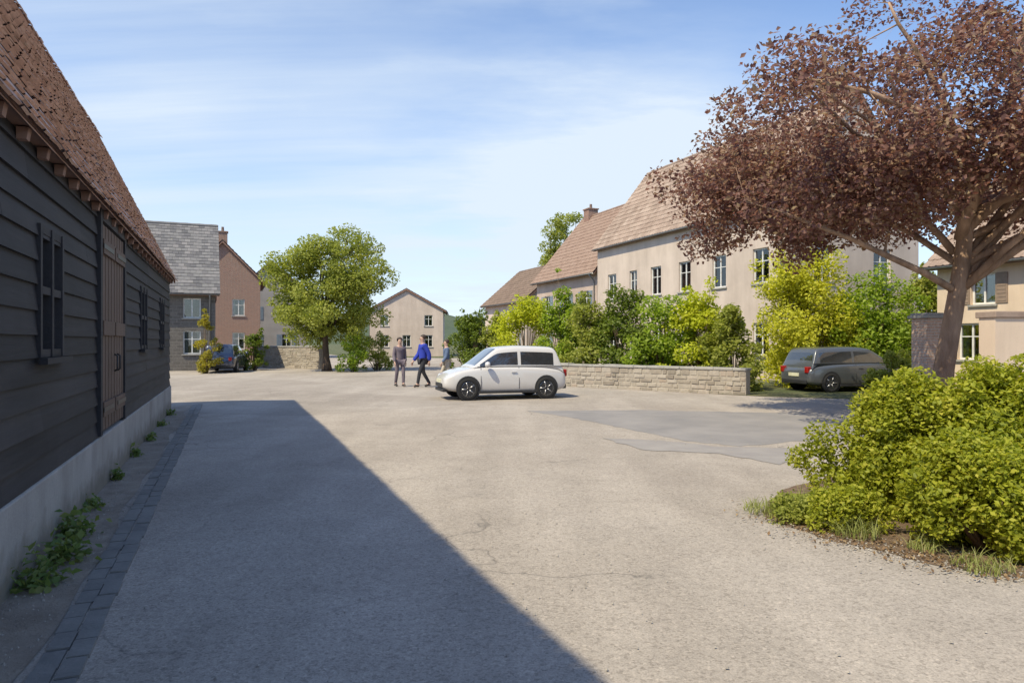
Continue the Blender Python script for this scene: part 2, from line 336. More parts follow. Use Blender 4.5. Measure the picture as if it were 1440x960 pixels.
# ------------------------------------------------------------------ plants
def crown_points(g, centres, rads, per, flat=.75):
    out = []
    for c, r in zip(centres, rads):
        k = max(6, int(per*(r/np.mean(rads))**2))
        d = g.normal(size=(k, 3)); d /= np.linalg.norm(d, axis=1)[:, None]
        q = d*(r*g.uniform(.25, 1, k)**.6)[:, None]; q[:, 2] *= flat
        out.append(np.asarray(c) + q)
    return np.concatenate(out)
def outward(P, c):
    d = P - np.asarray(c); return d/(np.linalg.norm(d, axis=1)[:, None]+1e-6)
def ellipsoid_centres(g, n, rad, up, down, hollow=.45, ex=1.0):
    out = []
    while len(out) < n:
        d = g.normal(size=3); d /= np.linalg.norm(d)
        t = hollow + (1-hollow)*g.uniform()**.6
        lump = 1 + .16*math.sin(3.1*d[0]+1.7*ex)*math.cos(2.7*d[1]+ex) + .12*math.sin(5*d[2]+4*d[0]+ex)
        out.append((d[0]*rad[0]*t*lump, d[1]*rad[1]*t*lump, d[2]*(up if d[2] > 0 else down)*t*lump))
    return np.array(out)
def tree(name, label, loc, trunk_h, trunk_r, cz, rad, up, down, nclump, per, leaf, clump_r, ml, mb, seed, group=None, lean=(0,0), nlimb=9, hollow=.45, cat='tree', off=(0,0), trim=None, limbs=(), extra=None):
    g = np.random.default_rng(seed); r_ = random.Random(seed)
    t = thing(name, label, cat, loc, 0, group)
    cen = ellipsoid_centres(g, nclump, rad, up, down, hollow, seed) + np.array([off[0], off[1], cz])
    if trim: cen = cen[[trim(*c) for c in cen]]; nclump = len(cen)
    if extra:
        cen = np.concatenate([cen, [[r_.uniform(*e) for e in extra[1]] for _ in range(extra[0])]]); nclump = len(cen)
    b = MB(); top = Vector((lean[0], lean[1], trunk_h))
    tp = []
    for i in range(9):
        f = i/8; tp.append(Vector((lean[0]*f + .05*math.sin(3*f+seed), lean[1]*f + .05*math.cos(4*f), trunk_h*f - .05*(i == 0))))
    rr = [trunk_r*(1.55 if i == 0 else 1.18 if i == 1 else 1.0 - .35*i/8) for i in range(9)]
    b.tube(tp, rr, 12)
    nodes = [(p, trunk_r*.6) for p in tp[4:]]
    for lp, r0 in limbs:
        lp = [Vector(p) for p in lp]; k = len(lp)-1
        sm = [lp[0]]
        for a, b_ in zip(lp, lp[1:]):
            for q in (1, 2, 3): sm.append(a.lerp(b_, q/3) + Vector((r_.uniform(-.05,.05), r_.uniform(-.05,.05), r_.uniform(-.04,.04))))
        rs = [r0*(1-.8*i/(len(sm)-1)) for i in range(len(sm))]; b.tube(sm, rs, 9); nodes += list(zip(sm[2:], rs[2:]))
    order = sorted(range(nclump), key=lambda i: -np.linalg.norm(cen[i]-np.array(top)))
    main = order[:nlimb*3:3]
    for i in main:                                      # heavy limbs
        e = Vector(cen[i]); st = tp[r_.choice([5, 6, 7, 8])]
        k = 6; pts = []
        bend = Vector((r_.uniform(-.5, .5), r_.uniform(-.5, .5), r_.uniform(.1, .8)))*(e-st).length*.16
        for j in range(k+1):
            f = j/k; pts.append(st.lerp(e, f) + bend*math.sin(math.pi*f) + Vector((r_.uniform(-.06,.06), r_.uniform(-.06,.06), 0)))
        r0 = trunk_r*r_.uniform(.34, .5); rad_ = [max(.012, r0*(1-.9*j/k)) for j in range(k+1)]
        b.tube(pts, rad_, 7); nodes += list(zip(pts[1:], rad_[1:]))
    for i in range(nclump):                             # branches and twigs to every clump
        if i in main: continue
        e = Vector(cen[i]); st, r0 = min(nodes, key=lambda q: (q[0]-e).length + r_.uniform(0, .3))
        mid = st.lerp(e, .5) + Vector((r_.uniform(-.1,.1), r_.uniform(-.1,.1), r_.uniform(0,.2)))*(e-st).length
        r1 = min(r0*.6, .05)
        b.tube([st, mid, e], [r1, r1*.6, .006], 5)
        nodes.append((mid, r1*.6))
    b.build('trunk', mb, t, True)
    pts = crown_points(g, cen, clump_r*g.uniform(.6, 1.35, nclump), per)
    leaves_mesh('crown', pts, leaf, ml, t, seed, outw=outward(pts, (off[0], off[1], cz-.5)))
    return t
def shrub(name, label, loc, rad, h, nclump, per, leaf, ml, seed, group=None, cat='shrub', clump=None, base=.1):
    g = np.random.default_rng(seed); r_ = random.Random(seed)
    t = thing(name, label, cat, loc, 0, group)
    cen = []
    while len(cen) < nclump:
        a = g.uniform(0, 2*math.pi); d = math.sqrt(g.uniform()); z = g.uniform(0, 1)
        prof = math.sqrt(max(.02, 1-(z*.98)**2.6))*(.78+.22*math.sin(min(1, z*3)*math.pi/2))
        lump = 1 + .2*math.sin(3*a+seed) + .12*math.sin(5*a+2*seed+4*z)
        cen.append((math.cos(a)*d*rad[0]*prof*lump, math.sin(a)*d*rad[1]*prof*lump, base + z*(h-base)*(1+.1*math.sin(2*a+seed))))
    ns = nclump//6
    for k in range(ns):
        c = cen[r_.randrange(nclump)]; f = r_.uniform(1.12, 1.38); cen.append((c[0]*f, c[1]*f, base+(c[2]-base)*r_.uniform(1.05, 1.28)))
    nclump += ns; cen = np.array(cen); b = MB()
    for c in cen[::2]:
        e = Vector(c); st = Vector((e.x*.15, e.y*.15, -.03)); mid = st.lerp(e, .5) + Vector((0, 0, .12*h))
        b.tube([st, mid, e], [.022, .014, .004], 5)
    b.build('stems', M['bark'], t, True)
    cr = clump or min(rad[0], h)*.3
    cw = cr*g.uniform(.6, 1.3, nclump); cw[-ns:] *= .55
    P = crown_points(g, cen, cw, per, .95)
    leaves_mesh('foliage', P, leaf, ml, t, seed, outw=outward(P, (0, 0, h*.3)))
    return t
def blades(name, label, loc, rad, n, h, m, seed, cat='grass tuft', group=None):
    g = random.Random(seed); b = MB()
    for i in range(n):
        a = g.uniform(0, 6.283); d = rad*math.sqrt(g.random()); x, y = math.cos(a)*d, math.sin(a)*d
        hh = h*g.uniform(.35, 1.15); la = g.uniform(0, 6.283); ln = hh*g.uniform(.3, 1.25); w = .003 + .003*g.random()
        dx, dy = math.cos(la), math.sin(la); px, py = -dy*w, dx*w; vs = []
        for q in range(5):
            f = q/4; o_ = ln*f*f; zq = hh*(f - .38*f*f*min(1.6, ln/hh)); ww = 1-.85*f
            vs += [(x+dx*o_-px*ww, y+dy*o_-py*ww, zq), (x+dx*o_+px*ww, y+dy*o_+py*ww, zq)]
        b.add(vs, [(2*q, 2*q+1, 2*q+3, 2*q+2) for q in range(4)])
    o = b.build(name, m, None, False, 0, loc); return tag(o, label, cat, group)

# ------------------------------------------------------------------ buildings
def panel(b, axis, pos, th, a0, a1, z0, z1, ops):
    """wall slab in the plane axis=pos..pos+th, along the other axis a0..a1, with openings (c,z,w,h)"""
    zs = sorted({z0, z1} | {z for o in ops for z in (o[1], o[1]+o[3]) if z0 < z < z1})
    for k in range(len(zs)-1):
        za, zb = zs[k], zs[k+1]; cuts = sorted((o[0]-o[2]/2, o[0]+o[2]/2) for o in ops if o[1] < zb-1e-6 and o[1]+o[3] > za+1e-6)
        cur = a0
        for c0, c1 in cuts + [(a1, a1)]:
            if c0 > cur + 1e-5:
                if axis == 'x': b.box(min(pos, pos+th), max(pos, pos+th), cur, c0, za, zb)
                else: b.box(cur, c0, min(pos, pos+th), max(pos, pos+th), za, zb)
            cur = max(cur, c1)
def opening_part(root, axis, pos, sgn, c, z, w, h, kind='window', shut=None, mframe=None, mdoor=None):
    """frame / pane / sill / shutters; sgn = outward direction along axis"""
    def bx(b, a0, a1, d0, d1, z0, z1):              # d measured outward from wall face
        p0, p1 = pos+sgn*d0, pos+sgn*d1
        if axis == 'x': b.box(min(p0,p1), max(p0,p1), a0, a1, z0, z1)
        else: b.box(a0, a1, min(p0,p1), max(p0,p1), z0, z1)
    mf = mframe or M['white_paint']; f = .06; e = .003
    fr = MB(); a0, a1, z1 = c-w/2+e, c+w/2-e, z+h-e; z0 = z+e
    bx(fr, a0, a0+f, -.16, -.09, z0, z1); bx(fr, a1-f, a1, -.16, -.09, z0, z1)
    bx(fr, a0+f, a1-f, -.16, -.09, z1-f, z1)
    if kind == 'window':
        bx(fr, a0+f, a1-f, -.16, -.09, z0, z0+f)
        bx(fr, c-.03, c+.03, -.155, -.095, z0+f, z1-f)
        if h > 1.1: bx(fr, a0+f, c-.03, -.15, -.1, z0+h*.62, z0+h*.62+.035); bx(fr, c+.03, a1-f, -.15, -.1, z0+h*.62, z0+h*.62+.035)
        o = fr.build('window', mf, root)
        p = MB(); bx(p, a0+f*.5, a1-f*.5, -.135, -.125, z0+f*.5, z1-f*.5); p.build('pane', M['pane'], o)
        rk = rnd.random()
        if rk < .8:
            for sd in (-1, 1):
                cu = MB(); wd = w*rnd.uniform(.16, .34)
                for q in range(6):
                    p0, p1 = (a0+f*.5+wd*q/6, a0+f*.5+wd*(q+1)/6) if sd < 0 else (a1-f*.5-wd*(q+1)/6, a1-f*.5-wd*q/6)
                    bx(cu, p0, p1, -.215-.02*(q % 2), -.20-.02*(q % 2), z0+.02, z1-.02)
                cu.build('curtain', M['curtain'], o)
        s = MB(); bx(s, c-w/2-.08, c+w/2+.08, .002, .07, z-.07, z-.004); s.build('sill', M['kerb'], o)
    else:
        o = fr.build('door_frame', mf, root)
        d = MB(); bx(d, a0+f, a1-f, -.15, -.11, z0, z1-f)
        for k in range(5):
            xx = a0+f + (a1-a0-2*f)*(k+.5)/5; bx(d, xx-.05, xx+.05, -.109, -.10, z0+.1, z1-f-.1)
        dd = d.build('door', mdoor or M['shutter'], o)
    if shut:
        for sd in (-1, 1):
            s = MB(); e0 = c+sd*(w/2+.02); e1 = c+sd*(w/2+.02+w*.48)
            bx(s, min(e0,e1), max(e0,e1), .004, .03, z+.02, z+h-.02)
            for k in range(int(h/.12)): bx(s, min(e0,e1)+.05, max(e0,e1)-.05, .0305, .04, z+.08+k*.12, z+.15+k*.12)
            s.build('shutter', shut, root)
def tiles(b, x_e, z_e, x_r, z_r, y0, y1, period=.25, row=.36, amp=.035, plain=False):
    """one slope from eave (x_e,z_e) up to ridge (x_r,z_r), laid in lapped rows"""
    L = math.hypot(x_r-x_e, z_r-z_e); ux, uz = (x_r-x_e)/L, (z_r-z_e)/L
    nx, nz = -uz, ux
    if nz < 0: nx, nz = -nx, -nz
    if plain:
        rg = random.Random(int(L*100)+int(y1*10)); nr = max(2, int(L/row)); n = int((y1-y0)/period); pw = (y1-y0)/n
        b.add([(x_e-nx*.03, y0, z_e-nz*.03), (x_e-nx*.03, y1, z_e-nz*.03), (x_r-nx*.03, y1, z_r-nz*.03), (x_r-nx*.03, y0, z_r-nz*.03)], [(0, 1, 2, 3)])
        for r in range(nr):
            a1 = L*(r+1)/nr+row*.25
            for k in range(-1, n):
                ya = max(y0, y0+(k+.5*(r % 2))*pw+.004); yb = min(y1, y0+(k+1+.5*(r % 2))*pw-.004)
                if yb-ya < .02: continue
                a0 = L*r/nr+rg.uniform(-.012, .012); l0, l1 = .026+rg.uniform(0, .012), .026+rg.uniform(0, .012); vs = []
                for y, l in ((ya, l0), (yb, l1)):
                    for a, li in ((a0, l-.022), (a0, l), (a1, .004)): vs.append((x_e+ux*a+nx*li, y, z_e+uz*a+nz*li))
                b.add(vs, [(0, 3, 4, 1), (1, 4, 5, 2)])
        return
    nr = max(2, int(L/row)); ns = 2 if plain else 4
    nc = int((y1-y0)/period)*ns; ys = [y0+(y1-y0)*k/nc for k in range(nc+1)]
    rg = random.Random(int(L*100)+int(y1*10))
    for r in range(nr):
        a0, a1 = L*r/nr, L*(r+1)/nr+.03; vs = []
        for k, y in enumerate(ys):
            ph = (k % ns)/ns*2*math.pi
            w = rg.uniform(0, .012) if plain else amp*max(0, math.cos(ph))+rg.uniform(0, .008)
            for a, lift in ((a0, -.02), (a0, .035+w), (a1, .01+w*.8)):
                vs.append((x_e+ux*a+nx*lift, y, z_e+uz*a+nz*lift))
        fs = []
        for k in range(nc):
            i = k*3; fs += [(i, i+3, i+4, i+1), (i+1, i+4, i+5, i+2)]
        b.add(vs, fs)
def house(name, label, loc, rz, W, Ln, eave, ridge, mw, mr, front=(), end=(), back=(), chim=(), over=.35, shut=None, plain=False, group=None, doors=(), th=.3, mdoor=None, chimm=None, cat='house'):
    """box 0..W (x, away from the street) by 0..Ln (y); front is x=0, end is y=0"""
    t = thing(name, label, cat, loc, rz, group); b = MB()
    dops = list(doors)
    panel(b, 'x', 0, th, 0, Ln, -.1, eave, list(front)+dops)
    panel(b, 'x', W, -th, 0, Ln, -.1, eave, list(back))
    panel(b, 'y', 0, th, th, W-th, -.1, eave, list(end)); panel(b, 'y', Ln, -th, th, W-th, -.1, eave, [])
    sl = (ridge-eave)/(W/2)
    for y in (0, Ln-th):
        b.prism([(.02, y+.001, eave+.001), (W-.02, y+.001, eave+.001), (W/2, y+.001, ridge-.02)], (0, th-.002, 0))
    b.build('wall', mw, t)
    for (c, z, w, h) in front: opening_part(t, 'x', 0, -1, c, z, w, h, 'window', shut)
    for (c, z, w, h) in back: opening_part(t, 'x', W, 1, c, z, w, h, 'window', shut)
    for (c, z, w, h) in end: opening_part(t, 'y', 0, -1, c, z, w, h, 'window', shut)
    for (c, z, w, h) in doors: opening_part(t, 'x', 0, -1, c, z, w, h, 'door', None, None, mdoor)
    rb = MB(); tz = .16
    for sd in (0, 1):
        xe = -over if sd == 0 else W+over; ze = eave - over*sl + .02
        xs = [xe, W/2]
        rb.prism([(xe, -over*.6, ze), (W/2, -over*.6, ridge+.02), (W/2, -over*.6, ridge+.02+tz), (xe, -over*.6, ze+tz*.7)], (0, Ln+over*1.2, 0))
    ro = rb.build('roof', M['rafter'], t)
    tl = MB()
    tiles(tl, -over-.03, eave-over*sl+.02+tz*.75, W/2, ridge+.02+tz+.02, -over*.6-.03, Ln+over*.6+.03, .3 if plain else .25, .26 if plain else .36, plain=plain)
    tiles(tl, W+over+.03, eave-over*sl+.02+tz*.75, W/2, ridge+.02+tz+.02, -over*.6-.03, Ln+over*.6+.03, .3 if plain else .25, .26 if plain else .36, plain=plain)
    rp = [(W/2, -over*.6+k*.35, ridge+tz+.03) for k in range(int((Ln+over*1.2)/.35)+1)]
    tl.tube(rp, [.10 + .012*(k % 2) for k in range(len(rp))], 8)
    tl.build('roof_tiles', mr, ro)
    gz = eave-over*sl+.06
    for xg in (-over-.09, W+over+.09):
        gu = MB()
        pr = []
        for k in range(7):
            a = math.pi + math.pi*k/6; pr.append((xg+.065*math.cos(a), -over*.5, gz+.06+.065*math.sin(a)))
        pr += [(xg+.055*math.cos(math.pi*2-math.pi*k/6), -over*.5, gz+.06+.055*math.sin(math.pi*2-math.pi*k/6)) for k in range(7)]
        gu.prism(pr, (0, Ln+over, 0))
        gu.build('gutter', M['zinc'], t, True)
    gu = MB(); gu.tube([(-over-.09, .3, gz), (-over*.5, .3, gz-.25), (-.06, .3, gz-.45), (-.06, .3, .05)], .04, 8)
    gu.build('downpipe', M['zinc'], t, True)
    for (cy, cx, cw, ch) in chim:
        cb = MB(); z0 = ridge-1.2; cb.box(cx-cw/2, cx+cw/2, cy-cw/2, cy+cw/2, z0, ridge+ch)
        cb.box(cx-cw/2-.06, cx+cw/2+.06, cy-cw/2-.06, cy+cw/2+.06, ridge+ch+.001, ridge+ch+.09)
        co = cb.build('chimney', chimm or M['brick'], ro)
        pb = MB(); pb.lathe([(.0, .09), (.10, .09), (.11, .2), (.09, .42), (.11, .45), (.07, .45), (.06, .2)], (cx, cy, ridge+ch), 'z', 12); pb.build('chimney_pot', M['tile_pale'], co, True)
    return t

# ================================================================== SETTING
U_END = 20.0
sheet('ground', [(-600,-200), (600,-200), (600,900), (-600,900)], -.03, M['meadow'])
rp = [sp(-30, -7), sp(-30, 40), sp(45, 40)[:], sp(75, 12)[:], sp(130, 10)[:], sp(130, -14)[:], sp(31, -14)[:], sp(31, -7)[:]]
sheet('road', [p[:2] for p in [Vector(q) for q in rp]], -.02, M['road'])
# ragged area of darker grey ground colour in front of the low wall
def ragged(pts, amp, seed):
    g = random.Random(seed); out = []
    for a, b in zip(pts, pts[1:]+pts[:1]):
        n = max(2, int((b-a).length/.18))
        for k in range(n):
            q = a.lerp(b, k/n); am = amp*min(1, (b-a).length)
            out.append((q.x+g.uniform(-am, am), q.y+g.uniform(-am, am)))
    return out
sheet('grey_patch', ragged([at(742,16.6), at(800,15.2), at(880,13.2), at(960,11.6), at(1040,11.0), at(1130,11.6), at(1280,12.0), at(1500,13), at(1500,17), at(1130,16.0), at(900,16.8)], .05, 3), -.0172, M['grey_ground'])
sheet('grey_patch_small', ragged([at(846,11.9), at(905,10.6), at(1010,10.3), at(1100,9.3), at(1120,10.8), at(1020,10.9), at(930,11.6)], .04, 5), -.0145, M['grey_ground2'])  # smaller patch of the lighter grey, nearer the camera
kb = MB()
for k in range(int((U_END+6)/.24)):                            # flush gutter row of worn setts at the road edge
    for q in range(2):
        u0 = -6+k*.24+q*.1; v0 = -.90+q*.115+rnd.uniform(-.008, .008)
        a = [sp(u0+.008, v0), sp(u0+.008, v0+.105), sp(u0+.232, v0+.105), sp(u0+.232, v0)]
        kb.prism([(p.x, p.y, -.06) for p in a], (0, 0, .055+rnd.uniform(-.006, .006)))
tag(kb.build('gutter_setts', M['setts']), kind='structure')
so = MB(); ptsL, ptsR = [], []
for k in range(60):
    u = -5+k*.42; ptsL.append(sp(u, -1.34, -.012)); ptsR.append(sp(u, -.93+.04*math.sin(u*1.3)+.03*math.sin(u*3.1), -.012))
so.add(ptsL+ptsR, [(k, k+1, 60+k+1, 60+k) for k in range(59)])
tag(so.build('soil_strip', M['soil']), kind='structure')
# planting bed at the right
bed = [at(1075,6.6), at(1150,5.9), at(1250,5.45), at(1340,5.05), at(1440,4.85), at(1700,4.7), at(1800,9), at(1400,9.6), at(1180,8.8), at(1080,7.4)]
sheet('planting_bed', ragged(bed, .06, 9), -.0155, M['mulch'])
gL = np.random.default_rng(77); LP = []
while len(LP) < 900:
    k = gL.integers(0, 5); a, b_ = bed[k], bed[k+1]; q = a.lerp(b_, gL.uniform()) + Vector((gL.normal()*.16, abs(gL.normal())*.35-.14, 0)); LP.append((q.x, q.y, -.008+gL.uniform(0, .012)))
tag(leaves_mesh('leaf_litter', LP, .032, M['litter'], None, 78, 3.0), 'dry brown leaf litter scattered along the edge of the planting bed', 'leaf litter', None, 'stuff')
gv = MB()
for k in range(2600):
    if k < 1500: p = sp(rnd.uniform(2.5, 18), -1.12+rnd.gauss(0, .12))
    else:
        q = rnd.randrange(5); p = bed[q].lerp(bed[q+1], rnd.random()) + Vector((rnd.gauss(0, .2), rnd.gauss(-.02, .14), 0))
    if k % 4 == 0: p = Vector((rnd.uniform(-2.5, 6), rnd.uniform(3, 12), 0))
    r = rnd.uniform(.004, .011); z0 = -.012; an = rnd.uniform(0, 6)
    gv.add([(p.x+r*math.cos(an+j*1.57)*rnd.uniform(.8, 1.3), p.y+r*math.sin(an+j*1.57)*rnd.uniform(.8, 1.3), z0) for j in range(4)] + [(p.x+r*.2, p.y, z0+r*rnd.uniform(.7, 1.2))], [(0, 1, 4), (1, 2, 4), (2, 3, 4), (3, 0, 4)])
tag(gv.build('loose_gravel', M['gravel']), 'loose gravel chips scattered over the worn ground', 'gravel', None, 'stuff')
# verge and gardens behind the low wall
sheet('garden_ground', [at(640,34)[:2], at(782,26.4)[:2], at(1075,20.9)[:2], at(1200,20)[:2], at(1600,17)[:2], at(1900,40)[:2], at(700,75)[:2]], -.008, M['meadow'])
hb = MB(); H = []
for k in range(80):
    x = -500+k*12.7; H.append((x, 620+40*math.sin(k*.4), max(4, 20+6*math.sin(k*.21+1)+4*math.sin(k*.63)+rnd.uniform(-1, 1))))
nH = len(H)
hb.add([(x, y-260, -2) for x, y, z in H]+H+[(x, y+200, -2) for x, y, z in H], [(k, k+1, nH+k+1, nH+k) for k in range(nH-1)]+[(nH+k, nH+k+1, 2*nH+k+1, 2*nH+k) for k in range(nH-1)])
tag(hb.build('hills', M['hill'], smooth=True), kind='structure')

# ================================================================== LEFT: black boarded barn in the shade
U0, U1, VW = -5.0, 18.5, -1.36
barn = thing('barn', 'long black weatherboarded barn with a steep pinkish brown tiled roof on a pale plinth', 'barn', sp(0, VW), TH)
W_, EV, PZ = 8.0, 3.06, .58
PB, ZB, ZR = 1.50, 6.30, 7.6           # break of the gambrel roof, ridge
wb = MB()
doorU = [(8.85, 10.6)]; winU = [(6.2, 7.0, 1.5, 2.45), (12.6, 13.5, 1.5, 2.45), (15.9, 16.8, 1.5, 2.45)]
z = PZ
k = 0
while z < EV-.02:
    h = .17+.03*((k*7) % 5)/5; zt = min(z+h, EV)
    cuts = [(a, b) for a, b in doorU if z < 2.92] + [(a, b) for a, b, z0, z1 in winU if z+h*.5 > z0 and z+h*.5 < z1]
    cuts.sort(); cur = U0
    for a, b in cuts + [(U1, U1)]:
        cur0 = cur
        while a > cur0+.01:
            cur = cur0; b0, a0_ = b, a; a = min(a0_, cur+rnd.uniform(2.6, 4.2)); a = a0_ if a0_-a < .5 else a
            t0 = .028+rnd.uniform(0, .006)
            wb.prism([(-.16, cur, z), (t0, cur, z-.012), (t0-.003, cur, z+.015), (.006, cur, zt+.004), (-.16, cur, zt)], (0, a-cur-.003, 0)); cur0 = a; a = a0_
        cur = max(cur, b)
    z += h; k += 1
for y in (U0, U1-.2):                                            # gable ends and rear wall
    wb.prism([(-W_, y+.001, PZ+.02), (-.17, y+.001, PZ+.02), (-.17, y+.001, EV), (-PB-.1, y+.001, ZB-.28), (-W_/2, y+.001, ZR-.18), (-W_+PB+.1, y+.001, ZB-.28), (-W_+.01, y+.001, EV)], (0, .198, 0))
wb.box(-W_, -W_+.2, U0+.21, U1-.21, PZ+.02, EV)
wb.build('wall', M['black_board'], barn)
pl = MB(); pl.box(-W_-.02, .05, U0-.03, U1+.03, -.1, PZ-.015); pl.build('plinth', M['plinth'], barn, bevel=.015)
OV = .15
rb = MB()
for sd in (1, -1):
    X = lambda x: x if sd == 1 else -W_-x
    ya, ly = U0-.2, U1-U0+.35
    rb.prism([(X(OV-.03), ya, EV-.02), (X(-PB-.03), ya, ZB-.12), (X(-PB-.12), ya, ZB-.2), (X(OV-.14), ya, EV-.02)], (0, ly, 0))
    rb.prism([(X(-PB-.034), ya, ZB-.115), (X(-W_/2), ya, ZR-.06), (X(-W_/2), ya, ZR-.16), (X(-PB-.115), ya, ZB-.198)], (0, ly, 0))
roof = rb.build('roof', M['rafter'], barn)
tl = MB()
for sd in (1, -1):
    X = lambda x: x if sd == 1 else -W_-x
    tiles(tl, X(OV+.01), EV-.03, X(-PB+.03), ZB+.0, U0-.22, U1+.17, .19, .13, plain=True)
    tiles(tl, X(-PB+.09), ZB-.03, X(-W_/2), ZR+.05, U0-.22, U1+.17, .19, .13, plain=True)
tl.v = [(x, y, z + .006*math.sin(2.3*y+x) + .008*math.sin(1.1*y+1) + .014*math.sin(.5*y+2)) for x, y, z in tl.v]
tl.build('roof_tiles', M['tile_barn'], roof)
for k in range(44):
    y = U0+.15+k*.55
    if y > U1-.1: break
    r = MB(); r.prism([(.032, y, EV-.11), (OV-.06, y, EV-.11), (OV-.045, y, EV-.03), (.032, y, EV-.03)], (0, .08, 0)); r.build('rafter', M['rafter'], barn)
vb = MB()
for y in (U1+.152, U0-.232):
    vb = MB()
    for sd in (1, -1):
        X = lambda x: x if sd == 1 else -W_-x
        vb.prism([(X(OV-.03), y, EV-.1), (X(-PB), y, ZB-.16), (X(-W_/2), y, ZR-.12), (X(-W_/2), y, ZR+.02), (X(-PB+.02), y, ZB-.02), (X(OV-.02), y, EV-.01)], (0, .03, 0))
    vb.build('bargeboard', M['rafter'], barn)
for (a, b_) in doorU:                                           # tall brown double door
    for s_ in (0, 1):
        d = MB(); w = (b_-a)/2-.03; y0 = a+.02+s_*(w+.02)
        n = 8
        for q in range(n): d.box(-.02+.003*(q % 2), .035+.004*(q % 2), y0+w*q/n+.002, y0+w*(q+1)/n-.002, PZ+.03, 2.90)
        for zz in (.85, 1.75, 2.65): d.box(.0395, .066, y0+.03, y0+w-.03, zz-.08, zz+.08)
        door = d.build('door', M['brown_board'], barn)
        hn = MB(); hy = y0+w-.1 if s_ == 0 else y0+.1
        hn.tube([(.068, hy, 1.25), (.1, hy, 1.27), (.1, hy, 1.43), (.068, hy, 1.45)], .011, 6); hn.build('handle', M['dark_metal'], door, True)
        for zz in (.85, 2.65):
            hg = MB()
            yy = y0 if s_ == 0 else y0+w
            hg.box(.0665, .073, min(yy, yy+(.7 if s_ == 0 else -.7)), max(yy, yy+(.7 if s_ == 0 else -.7)), zz-.025, zz+.025)
            hg.build('hinge', M['dark_metal'], door)
    fb = MB(); fb.box(-.03, .06, a-.12, a-.002, PZ, 3.05); fb.box(-.03, .06, b_+.002, b_+.12, PZ, 3.05); fb.box(-.03, .062, a, b_, 2.92, 3.05)
    fb.build('door_frame', M['black_board'], barn)
for (a, b_, z0, z1) in winU:
    z0 -= .02; z1 += .03
    w = MB(); e = .002
    for q in (a+e, (a+b_)/2-.03, b_-.06-e): w.box(-.06, .045, q, q+.06, z0, z1)
    for q in (z0, (z0+z1)/2-.02, z1-.06): w.box(-.05, .035, a+.064, (a+b_)/2-.034, q, q+.06); w.box(-.05, .035, (a+b_)/2+.034, b_-.066, q, q+.06)
    wo = w.build('window', M['black_board'], barn)
    g = MB(); g.box(-.03, -.02, a+.03, b_-.03, z0+.03, z1-.03); g.build('pane', M['glass'], wo)
    s = MB(); s.box(.046, .1, a-.05, b_+.05, z0-.05, z0-.004); s.build('sill', M['black_board'], wo)
bx = MB(); bx.box(-W_+.3, -.3, U0+.3, U1-.3, PZ-.014, PZ); bx.build('floor_slab', M['plinth'], barn)

# weeds growing in the strip at the foot of the barn
wspots = [(5.5,-1.2), (6.05,-1.12), (6.75,-1.2), (7.9,-1.24), (9.4,-1.24), (11.2,-1.25), (12.9,-1.22), (15.1,-1.25), (17.2,-1.25)]
wl = ['bushiest weed clump on the soil strip, nearest the camera beside the barn plinth', 'second weed clump from the camera on the soil strip beside the plinth', 'third weed clump from the camera along the barn plinth', 'fourth weed clump from the camera along the barn plinth', 'fifth weed clump from the camera along the barn plinth', 'weed clump on the soil strip just before the brown barn door', 'weed clump on the soil strip opposite the brown barn door', 'weed clump on the soil strip just beyond the brown barn door', 'small weed clump farthest along the barn plinth']
for i, (u, v) in enumerate(wspots):
    NW = 190 if i < 3 else 70; g = np.random.default_rng(40+i); r0 = rnd.uniform(.13, .2) if i < 3 else rnd.uniform(.06, .11); hh = rnd.uniform(.13, .2) if i < 3 else rnd.uniform(.06, .12)
    P = g.normal(size=(NW, 3))*np.array([r0*.5, r0*.6, 0]); P[:, 2] = np.abs(g.normal(size=NW))*hh*.5
    o = leaves_mesh('weed', P, .065, M['weed'], None, 50+i, .4); o.location = sp(u, v, 0)
    tag(o, wl[i], 'weed', 'weeds along the barn plinth')

# ================================================================== FAR LEFT
hD1 = house('slate_house', 'dark stone house with a grey slate roof just past the end of the barn', at(303, 40), R(114), 7, 10, 4.5, 8.4, M['dark_stone'], M['slate'],
            front=[(1.2,.9,.9,1.3), (3.4,.9,.9,1.3), (1.2,2.9,.9,1.1), (3.4,2.9,.9,1.1), (6,2.9,.9,1.1)], doors=[(6, 0, 1.0, 2.1)], end=[], plain=True, chim=[(9.0, 3.5, .7, .8)])
hD2 = house('brick_house', 'narrow red brick house with clay tiles between the slate house and the tree', at(258, 54), TH, 5.5, 8, 6.4, 9.2, M['brick'], M['tile_brown'],
            end=[(1.4,1,.9,1.3), (3.9,1,.9,1.3), (1.4,3.6,.9,1.3), (3.9,3.6,.9,1.3)], back=[(3,1,1,1.3), (3,3.6,1,1.3)], chim=[(.7, 2.75, .7, .9)])
hD3 = house('green_shuttered_house', 'grey house with blue-grey shutters partly hidden behind the street tree', at(330, 66), TH, 6.5, 10, 6.2, 9.0, M['grey_wall'], M['slate'],
            end=[(1.6,1,.9,1.3), (4.6,1,.9,1.3), (1.6,3.6,.9,1.3), (4.6,3.6,.9,1.3)], back=[(3,1,1,1.3)], plain=True, shut=M['shutter_blue'])
hE = house('distant_house', 'small distant beige house closing the end of the street', at(520, 78), TH*.2, 8.0, 9, 5.0, 7.2, M['beige'], M['tile_tan'],
           end=[(1.6,1,.9,1.3), (4.0,1,.9,1.3), (6.4,1,.9,1.3), (1.6,3.3,.9,1.2), (6.4,3.3,.9,1.2)])
